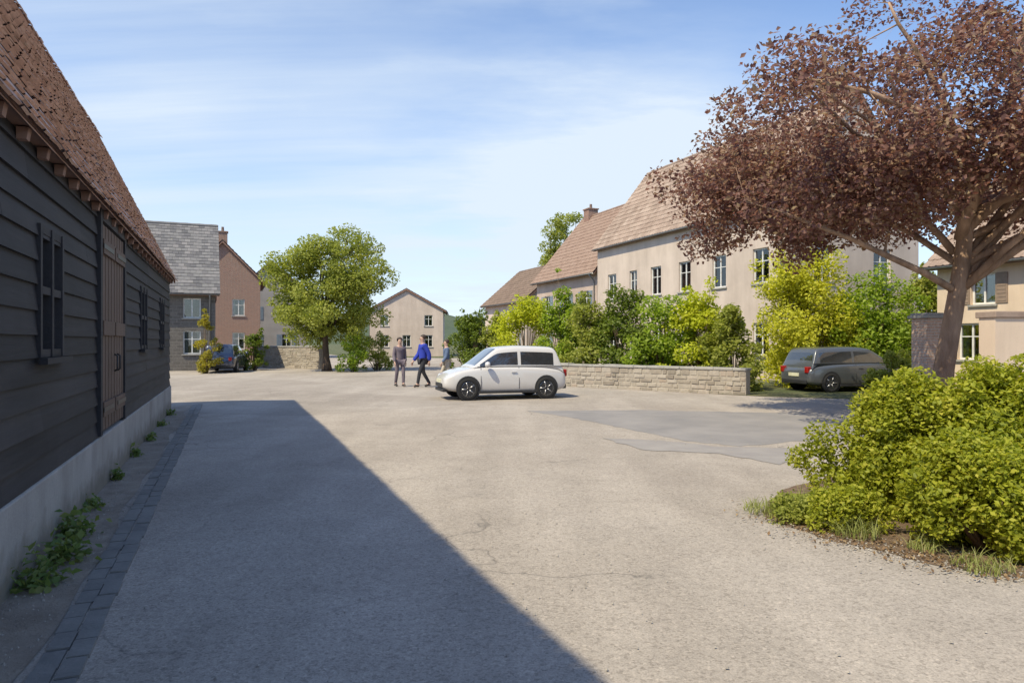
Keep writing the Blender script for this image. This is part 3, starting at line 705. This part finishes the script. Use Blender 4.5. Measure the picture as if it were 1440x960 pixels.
# low stone garden wall behind the tree
def low_wall(name, label, a, b, h, th, m, cope, rubble=True):
    t = thing(name, label, 'wall', a); d = (b-a); L = d.length; t.rotation_euler = (0, 0, math.atan2(d.y, d.x))
    w = MB(); w.box(0, L, -th/2, th/2, -.06, h)
    if rubble:
        z = -.04
        while z < h-.03:
            hh = min(rnd.uniform(.10, .19), h-z); x = 0
            if h-z-hh < .05: hh = h-z
            while x < L-.02:
                l = min(rnd.uniform(.16, .5), L-x)
                for sd in (-1, 1):
                    o = rnd.uniform(.006, .032); y0 = sd*(th/2-.02); y1 = sd*(th/2+o); g = .007; j = lambda k=.012: rnd.uniform(-k, k)
                    x0, x1, z0, z1 = x+g, x+l-g, z+g, z+hh-g; c = .018
                    w.add([(x0+j(.004), y0, z0+j(.004)), (x1+j(.004), y0, z0+j(.004)), (x1+j(.004), y0, z1), (x0+j(.004), y0, z1), (x0+c+j(), y1, z0+c+j(.008)), (x1-c+j(), y1+sd*j(.008), z0+c+j(.008)), (x1-c+j(), y1, z1-c+j(.008)), (x0+c+j(), y1+sd*j(.008), z1-c+j(.008))],
                          [(4, 5, 6, 7), (0, 1, 5, 4), (1, 2, 6, 5), (2, 3, 7, 6), (3, 0, 4, 7)])
                x += l
            z += hh
    w.build('wall', m, t)
    c = MB(); x = -.03
    while x < L:
        l = min(rnd.uniform(.35, .7), L+.03-x); c.box(x+.003, x+l-.003, -th/2-rnd.uniform(.03, .055), th/2+rnd.uniform(.03, .055), h+.001, h+.085+rnd.uniform(-.014, .014)); x += l
    c.build('coping', cope, t, bevel=.012); return t
low_wall('garden_wall', 'low brown stone wall behind the street tree at the far left', at(360, 45), at(452, 42), 1.25, .35, M['stone'], M['kerb'])
tree('street_tree', 'young leafy green street tree with a dark trunk at the end of the shaded street', at(459, 39), 2.6, .2, 4.6, (2.95, 2.7), 3.0, 3.5, 165, 260, .15, .72, M['olive'], M['bark_dark'], 9, nlimb=7, trim=lambda x, y, z: z < 8.0-.06*x*x)
shrub('yellow_shrub', 'yellow flowering shrub in front of the slate house', at(289, 36), (.7, .7), 2.7, 26, 70, .12, M['yellow'], 11)
shrub('dark_shrub', 'dark green shrub left of the street tree by the garden wall', at(357, 40), (.8, .7), 1.9, 24, 90, .12, M['darkgreen'], 12)
for i, (px, d, w, h, ml, lb) in enumerate([(498, 38, .95, 1.7, 'green', 'round green shrub directly right of the street tree trunk'), (530, 40, .9, 1.9, 'olive', 'olive green shrub on the right of the round one beside the street tree')]):
    shrub('shrub', lb, at(px, d), (w, w*.8), h, 24, 90, .12, M[ml], 14+i)

# ================================================================== RIGHT: houses behind the gardens
B1 = at(1108, 29)
hB1 = house('tall_house', 'tall beige house with tan clay tiles behind the copper tree', B1, TH, 7.4, 16.2, 7.4, 12.1, M['beige'], M['tile_tan'],
            front=[(1.6,1,1,1.4), (4.4,1,1,1.4), (9.6,1,1,1.4), (12,1,1,1.4), (1.6,4.1,1,1.5), (4.4,4.1,1,1.5), (7.1,4.1,1,1.5), (9.7,4.1,1,1.5), (12,4.1,.8,1.5), (14.4,4.1,1,1.5), (14.4,1,1,1.4)], doors=[(7.0,.0,1.05,2.15)],
            end=[(1.9,1,1,1.4), (5.2,1,1,1.4), (1.9,4.1,1,1.5), (5.2,4.1,1,1.5)], chim=[(1.2, 3.7, .8, .9)], over=.22)
B2 = B1 + SV*17.0 + NV*.4
hB2 = house('rose_house', 'rose rendered house with pinkish tiles on the far side of the tall beige house', B2, TH, 8, 9.5, 6.2, 10.9, M['pinkish'], M['tile_pale'],
            front=[(1.6,1,1,1.3), (4.4,1,1,1.3), (7.6,1,1,1.3), (1.6,3.6,1,1.3), (4.4,3.6,1,1.3), (7.6,3.6,1,1.3)], shut=M['shutter_blue'], chim=[(8.4, 4, .8, .7)])
B3 = B2 + SV*13.0 + NV*.6
hB3 = house('brown_roofed_house', 'lower far house with a dark brown tiled roof beyond the rose house', B3, TH, 7, 10, 5.0, 8.0, M['beige'], M['tile_brown'],
            front=[(1.6,1,1,1.3), (4.4,1,1,1.3), (7.6,1,1,1.3)])
hC = house('cream_cottage', 'cream cottage at the right edge behind the trunk of the copper tree', at(1318, 24.5) - SV*12, TH, 6.5, 12, 4.3, 7.2, M['cream'], M['tile_tan'],
           front=[(10.8,1.0,.9,1.2), (7.4,1.0,.9,1.2), (10.4,2.8,.8,1.0)], shut=M['shutter'])
tree('poplar', 'slim green poplar rising behind the rose house', at(790, 66), 5, .22, 7.5, (1.9, 1.9), 7.0, 5.0, 120, 220, .2, .8, M['olive'], M['bark'], 21, nlimb=6)

# low wall and the hedge shrubs behind it
low_wall('low_front_wall', 'low grey stone wall in front of the row of green shrubs', at(790, 26), at(1052, 21.5), .72, .32, M['stone'], M['kerb'])
hs = [(662, 33, 1.1, 2.9, 'darkgreen', 'dark green shrub at the left end of the hedge row behind the white car'), (700, 32, .9, 2.7, 'olive', 'olive shrub just right of the dark green one behind the white car'),
      (742, 29, 1.3, 3.5, 'lime', 'bright lime shrub rising behind the roof of the white car'), (790, 28, 1.1, 3.6, 'green', 'green shrub rising at the left end of the low stone wall'),
      (832, 27, 1.1, 3.4, 'olive', 'pale olive shrub second from the left along the low stone wall'), (880, 26, 1.15, 3.6, 'darkgreen', 'darkest green shrub at the middle of the low stone wall'),
      (930, 25.2, 1.2, 3.4, 'green', 'mid green shrub right of the darkest one behind the low wall'), (985, 24.4, 1.2, 3.3, 'lime', 'lime shrub fifth along the low stone wall'), (1030, 23.5, .9, 3.0, 'olive', 'olive shrub at the right end of the low stone wall')]
for i, (px, d, w, h, ml, lb) in enumerate(hs):
    shrub('shrub', lb, at(px, d), (w*1.05, w*.95), h*.9, 56, 130, .12, M[ml], 60+i, 'shrubs of the hedge row')
shrub('lime_bush', 'tall bright lime green bush behind the dark grey car', at(1130, 25.6), (1.75, 1.3), 4.5, 110, 190, .12, M['gold'], 71)
shrub('lime_bush', 'greener bush on the right of the tall lime one behind the dark car', at(1228, 25.4), (1.7, 1.2), 3.7, 80, 170, .13, M['green'], 72)

# the copper leaved tree
def crown_edge(x, y, z):                     # long lower boughs to the left, open sky above them
    return not (x < 1.5 and z > 5.85 + .60*(x+5.2) + .35*math.sin(3*x+2*y)) and x > -5.25 + .3*math.sin(2*y+z*3) and not (x > 1.0 and z > 6.2 and math.sin(2.1*x+z*1.7)*math.cos(1.9*y-z) > .30) and not (x > -.8 and z < 4.35) and not (z > 6.2 and math.sin(37.7*x+91.3*y+53.1*z) > .25)
tree('copper_tree', 'large copper leaved tree spreading over the upper right of the view', at(1322, 14.6), 4.2, .215, 5.45, (6.9, 5.0), 4.6, 2.0, 440, 270, .1, .66, M['copper'], M['bark_beech'], 5, nlimb=18, hollow=.25, off=(.55, 0), lean=(.42, -.1), trim=crown_edge, extra=(64, ((-4.7, -.9), (-2.4, 1.5), (3.75, 5.3))),
     limbs=[([(.36, -.1, 3.7), (.1, -.9, 4.6), (-.75, -1.9, 5.3), (-2.2, -2.5, 5.7), (-3.9, -2.6, 6.1)], .13), ([(.42, -.1, 4.1), (.8, -.5, 5.4), (1.0, -.9, 6.9), (1.1, -1.2, 8.6)], .16), ([(.42, 0, 4.1), (.2, -.3, 5.6), (-.6, -.6, 7.0), (-1.4, -.6, 8.3)], .11), ([(.38, -.1, 3.8), (1.4, -.5, 4.8), (2.6, -1.0, 5.9), (4.2, -1.2, 6.8)], .12), ([(.3, 0, 3.4), (-.5, .3, 4.5), (-1.7, .6, 5.2), (-2.9, .4, 5.3), (-4.3, .5, 5.7)], .08)])

low_wall('cream_wall', 'sunlit cream rendered garden wall at the right edge behind the bushes', at(1388, 10.6), at(1800, 11.4), 1.95, .3, M['cream'], M['tile_tan'], False)
gp = thing('gate_pillar', 'pinkish brick gate pillar with a stone cap left of the copper tree trunk', 'pillar', at(1306, 18.6), R(12))
q = MB(); q.box(-.28, .28, -.28, .28, -.06, 2.2); q.build('shaft', M['pale_brick'], gp, bevel=.008)
q = MB(); q.box(-.35, .35, -.35, .35, 2.201, 2.28); q.box(-.30, .30, -.30, .30, 2.281, 2.34); q.build('cap', M['kerb'], gp, bevel=.012)
shrub('shrub', 'low round shrub in front of the bonnet of the dark grey car', at(1256, 21.4), (.75, .6), 1.15, 40, 150, .09, M['olive'], 76)
shrub('shrub', 'olive shrub behind the brick gate pillar', at(1302, 27.5), (1.2, 1.0), 4.1, 60, 140, .13, M['olive'], 75)
# foreground bush at the right
shrub('front_bush', 'leafy olive green bush at the left front of the planting bed', at(1272, 6.75), (.72, .6), 1.10, 130, 330, .046, M['bush'], 81, 'bushes in the planting bed', clump=.2, base=.12)
shrub('front_bush', 'tallest leafy bush at the right edge of the planting bed', at(1390, 6.4), (.85, .7), 1.22, 140, 330, .046, M['bush'], 82, 'bushes in the planting bed', clump=.2, base=.12)
shrub('front_bush', 'low dark green bush nearest the camera in the planting bed', at(1400, 5.45), (.55, .4), .80, 90, 300, .042, M['bush'], 83, 'bushes in the planting bed', clump=.17, base=.08)
shrub('ground_cover', 'thin low pale ground cover at the left tip of the planting bed', at(1125, 6.45), (.32, .24), .15, 26, 90, .034, M['olive'], 84, None, 'ground cover', clump=.10, base=.03)
shrub('ground_cover', 'low leafy ground cover between the left tip of the bed and the left front bush', at(1190, 6.15), (.3, .24), .25, 34, 170, .036, M['bush'], 85, None, 'ground cover', clump=.14, base=.04)
gl = ['pale grass tuft at the left tip of the planting bed', 'grass tuft second from the left tip of the planting bed', 'grass tuft at the foot of the left front bush', 'dry grass tuft below the left front bush', 'grass tuft at the front edge of the bed near the low bush', 'grass tuft right of the trunk base at the back of the bed']
for i, (px, d, r0, n, h) in enumerate([(1086, 6.7, .26, 300, .13), (1150, 6.75, .22, 260, .26), (1205, 5.9, .2, 200, .2), (1300, 5.48, .12, 90, .12), (1382, 5.02, .2, 170, .14), (1300, 8.6, .3, 260, .4)]):
    blades('grass_tuft', gl[i], at(px, d), r0, n, h, M['grass'], 90+i, group='grass tufts in the planting bed')

# ================================================================== CARS
def car(name, label, loc, rz, paint, L=4.0, Wd=1.72, Ht=1.48):
    t = thing(name, label, 'car', loc, rz); hw = Wd/2
    st = [(-L/2, .34, .62, .80), (-L/2+.06, .26, .78, .90), (-L/2+.35, .20, .86, .97), (-L*.25, .18, .92, 1.0), (0, .18, .93, 1.0), (L*.16, .18, .93, 1.0), (L*.26, .19, .90, .99), (L/2-.35, .21, .80, .95), (L/2-.1, .27, .68, .86), (L/2, .36, .55, .72)]
    b = MB(); vs = []; nn = None
    for x, zb, zt, wf in st:
        w = hw*wf; zm = (zb+zt)/2
        half = [(w*.6, zb), (w*.93, zb+.02), (w*.985, zb+.10), (w, zm), (w*.985, zt-.09), (w*.94, zt-.03), (w*.84, zt), (w*.45, zt+.02)]
        ring = [(x, y, z) for y, z in half] + [(x, -y, z) for y, z in half[::-1]]
        nn = len(ring); vs += ring
    k = len(st); fs = [(i*nn+j, i*nn+(j+1)%nn, (i+1)*nn+(j+1)%nn, (i+1)*nn+j) for i in range(k-1) for j in range(nn)] + [tuple(range(nn)), tuple((k-1)*nn+j for j in range(nn))]
    b.add(vs, fs)
    def subdivided(mb, idx, lv=2):
        me = bpy.data.meshes.new('tmp'); me.from_pydata(mb.v, [], mb.f); bm = bmesh.new(); bm.from_mesh(me); bmesh.ops.recalc_face_normals(bm, faces=bm.faces); bm.to_mesh(me); bm.free()
        for k in range(4): me.materials.append(None)
        me.polygons.foreach_set('material_index', idx); o = bpy.data.objects.new('tmp', me); COL.objects.link(o)
        md = o.modifiers.new('ss', 'SUBSURF'); md.levels = md.render_levels = lv
        r = bpy.data.meshes.new_from_object(o.evaluated_get(bpy.context.evaluated_depsgraph_get())); bpy.data.objects.remove(o); bpy.data.meshes.remove(me); return r
    def pick(src, k, nm, m, cond=None):
        bm = bmesh.new(); bm.from_mesh(src)
        kill = [f for f in bm.faces if f.material_index != k or (cond and not cond(f.calc_center_median()))]
        bmesh.ops.delete(bm, geom=kill, context='FACES')
        for f in bm.faces: f.material_index = 0; f.smooth = True
        q = bpy.data.meshes.new(nm); bm.to_mesh(q); bm.free(); q.materials.append(m); o = bpy.data.objects.new(nm, q); COL.objects.link(o); o.parent = t; return o
    # greenhouse: one smooth shell, cut into roof, pillars and panes
    gs = [(-L/2+.10, .74, .88, .70, 0), (-L/2+.13, .90, .885, .76, 0), (-L/2+.17, .97, .875, .78, 3), (-L/2+.29, Ht-.16, .81, .84, 0), (-L/2+.35, Ht-.075, .785, .85, 0), (-L/2+.41, Ht-.045, .778, .86, 1), (-L/2+.50, Ht-.025, .775, .87, 1),
          (-L*.10-.16, Ht, .775, .88, 1), (-L*.10-.035, Ht, .775, .88, 0), (-L*.10+.035, Ht, .775, .88, 1), (-L*.10+.16, Ht-.005, .775, .88, 1), (L*.055, Ht-.04, .765, .89, 1), (L*.085, Ht-.075, .765, .89, 2), (L*.11, Ht-.13, .77, .89, 2), (L*.235, 1.02, .845, .90, 2), (L*.255, .965, .86, .90, 0), (L*.29, .90, .89, .88, 0)]
    gb_ = MB(); vs = []; fs = []; ix = []
    for x, z, wf, zb, _ in gs:
        w = hw*wf; wb_ = hw*.905; zt = max(z, zb+.015); up = max(zb+.008, zt-.095)
        if zt < 1.0: up = zb+(zt-zb)*.5; w = wb_*.99
        half = [(wb_, zb-.03), (wb_*.995, zb), (w+(wb_-w)*.10, up), (w*.93, zt-.012), (w*.5, zt+.008)]
        vs += [(x, y, q) for y, q in half] + [(x, -y, q) for y, q in half[::-1]]
    n2 = 10; k = len(gs)
    for i_ in range(k-1):
        for j_ in range(n2):
            fs.append((i_*n2+j_, i_*n2+(j_+1)%n2, (i_+1)*n2+(j_+1)%n2, (i_+1)*n2+j_)); m_i = 0
            kd = gs[i_][4]
            if j_ in (1, 7) and kd in (1, 2) and i_ < k-3: m_i = 1
            if j_ in (3, 4, 5) and kd == 2: m_i = 2
            if j_ in (3, 4, 5) and kd == 3: m_i = 3
            ix.append(m_i)
    fs += [tuple(range(n2)), tuple((k-1)*n2+j_ for j_ in range(n2))]; ix += [0, 0]
    gb_.add(vs, fs); shell = subdivided(gb_, ix)
    body_me = subdivided(b, [0]*len(b.f)); body = pick(body_me, 0, 'body', paint)
    pick(shell, 0, 'roof', paint)
    for s in (-1, 1):
        pick(shell, 1, 'side_window', M['glass'], lambda c, s=s: c.y*s > 0 and c.x < -L*.10); pick(shell, 1, 'side_window', M['glass'], lambda c, s=s: c.y*s > 0 and c.x > -L*.10)
    pick(shell, 2, 'windscreen', M['glass']); pick(shell, 3, 'rear_window', M['glass'])
    for x in (-L*.315, L*.315):
        for s in (-1, 1):
            a = MB(); a.lathe([(.0, 0), (.345, 0), (.345, .012), (0, .012)] if s > 0 else [(0, -.012), (.345, -.012), (.345, 0), (0, 0)], (x, s*(hw-.02), .33), 'y', 24); 
            a.build('wheel_arch', M['plastic'], t)
            w = MB(); y0 = s*(hw-.17); y1 = s*(hw+.005)
            d = 1 if s > 0 else -1
            w.lathe([(.19, y1-d*.02), (.21, y1), (.29, y1), (.31, y1-d*.03), (.31, y0), (.2, y0)], (x, 0, .31), 'y', 26)
            wo = w.build('wheel', M['rubber'], t, True)
            r = MB(); r.lathe([(.0, y1-d*.025), (.05, y1-d*.012), (.05, y1-d*.03), (.18, y1-d*.03), (.205, y1-d*.005), (.205, y1-d*.03)], (x, 0, .31), 'y', 20)
            for q in range(5):
                an = 2*math.pi*q/5; c, sn = math.cos(an), math.sin(an)
                r.tube([(x+c*.04, y1-d*.02, .31+sn*.04), (x+c*.19, y1-d*.014, .31+sn*.19)], .018, 6)
            r.build('rim', M['rim'], wo, True)
    for s in (-1, 1):
        h = MB(); h.lathe([(0, .03), (.07, .02), (.10, -.02), (.10, -.06)], (L/2-.10, s*hw*.62, .60), 'x', 16); ho = h.build('headlight', M['lamp_clear'], t, True); 
        r = MB(); r.box(-L/2-.01, -L/2+.14, s*hw*.72-.08, s*hw*.72+.08, .62, .82); r.build('tail_light', M['lamp_red'], t, bevel=.02)
        m_ = MB(); m_.lathe([(0, -.06), (.075, -.05), (.09, 0), (.07, .06), (0, .08)], (L*.17, s*(hw+.09), .98), 'x', 12); m_.build('mirror', paint, t, True)
        for xx in (-L*.06, L*.0+.0):
            pass
        dh = MB(); dh.box(-L*.07, -L*.07+.16, s*hw*1.0-.01, s*hw*1.0+.02, .76, .785); dh.build('door_handle', paint, t, bevel=.008)
    for s in (-1, 1):
        for x0 in (-L*.10+.035, L*.215):
            q = MB(); q.prism([(x0-.006, s*(hw*.985), .30), (x0+.006, s*(hw*.985), .30), (x0+.006, s*(hw*1.0), .52), (x0+.006, s*(hw*.945), .90), (x0-.006, s*(hw*.945), .90), (x0-.006, s*(hw*1.0), .52)], (0, s*.006, 0)); q.build('door_seam', M['plastic'], t)
        q = MB(); q.box(-L*.24, L*.24, min(s*hw*.93, s*(hw+.006)), max(s*hw*.93, s*(hw+.006)), .185, .25); q.build('side_skirt', M['plastic'], t, bevel=.01)
    for s in (-1, 1):
        q = MB(); q.box(-L/2+.12, L*.24, min(s*hw*.895, s*hw*.912), max(s*hw*.895, s*hw*.912), .905, .925); q.build('window_trim', M['plastic'], t)
    g = MB(); g.box(-L/2-.02, -L/2+.10, -hw*.72, hw*.72, .27, .40); g.build('bumper_trim', M['plastic'], t, bevel=.02)
    g = MB(); g.box(L/2-.16, L/2-.005, -hw*.66, hw*.66, .23, .31); g.build('bumper_trim', M['plastic'], t, bevel=.02)
    g = MB(); g.box(L/2-.03, L/2+.016, -.25, .25, .475, .575); g.build('number_plate', M['plate'], t, bevel=.004)
    g = MB(); g.box(L/2-.05, L/2+.012, -.42, .42, .36, .46); g.build('grille', M['plastic'], t, bevel=.01)
    g = MB(); g.box(-L/2-.012, -L/2+.02, -.26, .26, .50, .61); g.build('number_plate', M['plate'], t, bevel=.004)
    return t
car('parked_car', 'white hatchback parked at the far side of the square in front of the shrubs', at(703, 20.6, -.02), R(197), M['car_white'], 3.6, 1.68, 1.50)
car('parked_car', 'dark grey car parked under the lime bush near the copper tree', at(1192, 23.6, -.02), R(14), M['car_dark'], 4.1, 1.74, 1.46)
car('parked_car', 'dark blue car parked in front of the slate house at the far left', at(318, 38.5, -.02), R(100), M['car_blue'], 4.0, 1.7, 1.5)

# ================================================================== PEOPLE
def skinned(name, verts, edges, radii, root, m, parent, sub=2):
    me = bpy.data.meshes.new(name); me.from_pydata(verts, edges, []); o = bpy.data.objects.new(name, me); COL.objects.link(o)
    o.modifiers.new('s', 'SKIN')
    for i, r in enumerate(radii):
        d = me.skin_vertices[0].data[i]; d.radius = r if isinstance(r, tuple) else (r, r); d.use_root = (i == root)
    ss = o.modifiers.new('ss', 'SUBSURF'); ss.levels = ss.render_levels = sub
    dg = bpy.context.evaluated_depsgraph_get(); nm = bpy.data.meshes.new_from_object(o.evaluated_get(dg))
    bpy.data.objects.remove(o); bpy.data.meshes.remove(me)
    q = bpy.data.objects.new(name, nm); COL.objects.link(q); nm.materials.clear(); nm.materials.append(m)
    nm.polygons.foreach_set('use_smooth', [True]*len(nm.polygons)); q.parent = parent; return q
def person(label, loc, rz, top, bottom, sc=1.0, step=.22, arm=.18, puff=0.0):
    """faces local -y, mid stride"""
    t = thing('person', label, 'person', loc, rz); t.scale = (sc, sc, sc)
    J = dict(pel=(0,0,.95), bel=(0,.0,1.10), che=(0,-.01,1.30), sh=(0,.0,1.42), ne=(0,-.01,1.50), h0=(0,-.02,1.58), h1=(0,-.03,1.67), h2=(0,-.02,1.74))
    for s, n in ((-1, 'r'), (1, 'l')):
        f = step*s; a = -arm*s
        J[n+'hip'] = (.10*s, 0, .90); J[n+'kn'] = (.105*s, -.06-f*.45, .50); J[n+'an'] = (.10*s, -f+ (.05 if f < 0 else 0), .09); J[n+'to'] = (.11*s, -f-.15, .035); J[n+'he'] = (.10*s, -f+.06, .045)
        J[n+'sh'] = (.17*s, .0, 1.41); J[n+'el'] = (.225*s, .03-a*.5, 1.13); J[n+'wr'] = (.235*s, -.06-a, .90); J[n+'pa'] = (.235*s, -.085-a*1.1, .83)
    RD = dict(pel=(.15,.11), bel=(.135,.10), che=(.16,.115), sh=(.12,.085), ne=.055, h0=(.075,.085), h1=(.078,.095), h2=(.05,.06))
    for n in 'rl':
        RD.update({n+'hip': .088, n+'kn': .056, n+'an': .04, n+'to': .032, n+'he': .036, n+'sh': .058, n+'el': .041, n+'wr': .027, n+'pa': (.018,.036)})
    E = [('pel','bel'),('bel','che'),('che','sh'),('sh','ne'),('ne','h0'),('h0','h1'),('h1','h2')]
    for n in 'rl': E += [('pel',n+'hip'),(n+'hip',n+'kn'),(n+'kn',n+'an'),(n+'an',n+'to'),(n+'an',n+'he'),('sh',n+'sh'),(n+'sh',n+'el'),(n+'el',n+'wr'),(n+'wr',n+'pa')]
    for s, n in ((-1, 'r'), (1, 'l')):
        p = Vector(J[n+'pa'])
        for q, (dy, ln) in enumerate(((-.03, .075), (-.01, .085), (.01, .08), (.028, .062))):
            a1, a2 = n+'f%d' % q, n+'g%d' % q
            J[a1] = tuple(p + Vector((0, dy, -.03-ln*.45))); J[a2] = tuple(p + Vector((-.012*s, dy-.008, -.03-ln))); RD[a1] = .0095; RD[a2] = .008
            E += [(n+'pa', a1), (a1, a2)]
        J[n+'t0'] = tuple(p + Vector((-.005*s, -.05, -.005))); J[n+'t1'] = tuple(p + Vector((-.01*s, -.062, -.045))); RD[n+'t0'] = .011; RD[n+'t1'] = .009
        E += [(n+'pa', n+'t0'), (n+'t0', n+'t1')]
    K = list(J); ix = {k: i for i, k in enumerate(K)}
    body = skinned('body', [J[k] for k in K], [(ix[a], ix[b]) for a, b in E], [RD[k] for k in K], ix['pel'], M['skin'], t)
    def cloth(name, keys, edges, grow, m, root, over={}):
        i2 = {k: i for i, k in enumerate(keys)}
        def gr(r): return (r[0]+grow, r[1]+grow) if isinstance(r, tuple) else r+grow
        return skinned(name, [over.get(k, J[k]) for k in keys], [(i2[a], i2[b]) for a, b in edges], [gr(RD[k]) for k in keys], i2[root], m, t)
    cloth('jacket', ['pel','bel','che','sh','rsh','rel','rwr','lsh','lel','lwr'], [('pel','bel'),('bel','che'),('che','sh'),('sh','rsh'),('rsh','rel'),('rel','rwr'),('sh','lsh'),('lsh','lel'),('lel','lwr')], .016+puff, top, 'bel', {'pel': (0,0,.93)})
    cloth('trousers', ['pel','rhip','rkn','ran','lhip','lkn','lan'], [('pel','rhip'),('rhip','rkn'),('rkn','ran'),('pel','lhip'),('lhip','lkn'),('lkn','lan')], .014, bottom, 'pel')
    for n in 'rl': cloth('shoe', [n+'he', n+'an', n+'to'], [(n+'he', n+'an'), (n+'an', n+'to')], .01, M['shoe'], n+'an')
    h = MB(); bm = bmesh.new(); bmesh.ops.create_uvsphere(bm, u_segments=16, v_segments=10, radius=1)
    for v in bm.verts: v.co = Vector((v.co.x*.104, .0+v.co.y*.112, 1.70+v.co.z*.098)) + Vector((0, .012, 0)); 
    for v in [v for v in bm.verts if v.co.y < -.055 and v.co.z < 1.71 or v.co.z < 1.63]: bm.verts.remove(v)
    me = bpy.data.meshes.new('hair'); bm.to_mesh(me); bm.free(); ho = bpy.data.objects.new('hair', me); COL.objects.link(ho); me.materials.append(M['hair']); ho.parent = t
    f = MB(); 
    for s in (-1, 1):
        f.lathe([(0, -.012), (.008, -.008), (.011, 0), (0, .006)], (s*.03, -.118, 1.66), 'y', 8)
    f.build('eyes', M['hair'], t, True)
    f = MB(); f.prism([(-.014, -.11, 1.615), (.014, -.11, 1.615), (0, -.113, 1.66)], (0, -.022, -.004)); f.build('nose', M['skin'], t)
    return t
person('person in a bright blue jacket and dark trousers walking beside the white car', at(595, 25.2, -.02), R(-62), M['cloth_blue'], M['cloth_dark'], 1.04, .24, .2, .022)
person('person in mauve grey clothes walking left of the one in blue', at(562, 25.6, -.02), R(28), M['cloth_mauve'], M['cloth_mauve'], .99, .12, .08, .008)
person('person in a slate blue top and beige trousers walking right of the one in blue', at(628, 26.4, -.02), R(-75), M['cloth_slate'], M['cloth_beige'], .95, -.24, -.15, .01)

# ================================================================== LIGHT, SKY, CAMERA
ray = (SV*1.9 + NV*4.39 + Vector((0, 0, -6.3))).normalized()
sd = -ray; el = math.asin(sd.z); az = math.atan2(sd.x, sd.y)
sun = bpy.data.lights.new('sun', 'SUN'); sun.energy = 4.5; sun.angle = R(.53); sun.color = (1, .89, .64)
so_ = bpy.data.objects.new('sun', sun); COL.objects.link(so_); so_.rotation_euler = ray.to_track_quat('-Z', 'Y').to_euler(); so_.location = (-30, 30, 30)
w = bpy.data.worlds.new('World'); S.world = w; w.use_nodes = True; t = w.node_tree; t.nodes.clear()
out = t.nodes.new('ShaderNodeOutputWorld'); bg = t.nodes.new('ShaderNodeBackground'); t.links.new(bg.outputs[0], out.inputs[0])
sk = t.nodes.new('ShaderNodeTexSky'); sk.sky_type = 'NISHITA'; sk.sun_disc = False; sk.sun_elevation = el; sk.sun_rotation = az % (2*math.pi)
sk.air_density = 1.0; sk.dust_density = .3; sk.ozone_density = 3.0
tc = t.nodes.new('ShaderNodeTexCoord').outputs['Generated']
sep = t.nodes.new('ShaderNodeSeparateXYZ'); t.links.new(tc, sep.inputs[0])
zz = math_(t, 'ADD', math_(t, 'MAXIMUM', sep.outputs[2], 0.0), .12)      # project the direction on a cloud deck
cx, cy = math_(t, 'DIVIDE', sep.outputs[0], zz), math_(t, 'DIVIDE', sep.outputs[1], zz)
cv = t.nodes.new('ShaderNodeCombineXYZ'); t.links.new(cx, cv.inputs[0]); t.links.new(math_(t, 'MULTIPLY', cy, 2.2), cv.inputs[1])
n1 = noise(t, cv.outputs[0], .55, 9, .58)
c1 = ramp(t, n1, [(.44, (0,0,0)), (.72, (.75,.75,.75))])
low = ramp(t, sep.outputs[2], [(.0, (.7,.7,.7)), (.12, (.45,.45,.45)), (.26, (.12,.12,.12)), (.5, (.0,.0,.0))])
def lobe(d, size, k):                                        # a bank of cloud around one direction of the sky
    d = Vector(d).normalized(); dp = t.nodes.new('ShaderNodeVectorMath'); dp.operation = 'DISTANCE'
    nrm = t.nodes.new('ShaderNodeVectorMath'); nrm.operation = 'MULTIPLY'; t.links.new(tc, nrm.inputs[0]); nrm.inputs[1].default_value = (1, 1, 1.5)
    t.links.new(nrm.outputs[0], dp.inputs[0]); dp.inputs[1].default_value = (d.x, d.y, d.z*1.5)
    return ramp(t, dp.outputs['Value'], [(0, (k,k,k)), (size*.5, (k*.55,)*3), (size, (0,0,0))])
n2 = ramp(t, noise(t, cv.outputs[0], 1.1, 10, .62), [(.36, (.35,.35,.35)), (.62, (1.2,1.2,1.2))])
st_ = t.nodes.new('ShaderNodeCombineXYZ'); t.links.new(math_(t, 'MULTIPLY', cx, .35), st_.inputs[0]); t.links.new(math_(t, 'MULTIPLY', cy, 3.5), st_.inputs[1])
n3 = ramp(t, noise(t, st_.outputs[0], .9, 10, .6), [(.30, (.3,.3,.3)), (.70, (.95,.95,.95))])
bank = math_(t, 'ADD', math_(t, 'MULTIPLY', lobe((.10, 1, .20), .45, .7), n2), lobe((.17, 1, .225), .26, .8))
wisp = math_(t, 'MULTIPLY', lobe((-.50, 1, .36), .5, .9), n3)
cl = math_(t, 'MINIMUM', math_(t, 'ADD', math_(t, 'ADD', math_(t, 'MAXIMUM', math_(t, 'MULTIPLY', c1, .5), low), bank), wisp), .95)
tint = mix(t, 1.0, sk.outputs[0], (1.04, 1.09, 1.17), 'MULTIPLY')
t.links.new(mix(t, cl, tint, (4.35, 4.95, 5.6)), bg.inputs[0]); bg.inputs[1].default_value = .15

cam = bpy.data.cameras.new('camera'); cam.lens = 25; cam.sensor_width = 36; cam.clip_end = 3000; cam.clip_start = .05
co = bpy.data.objects.new('camera', cam); COL.objects.link(co); co.location = (0, 0, 1.6); co.rotation_euler = (R(90), 0, 0); S.camera = co
S.render.engine = 'CYCLES'; S.cycles.use_denoising = True
vs_ = S.view_settings; vs_.view_transform = 'Standard'; vs_.look = 'None'; vs_.exposure = 0.27; vs_.gamma = 1; vs_.use_curve_mapping = False
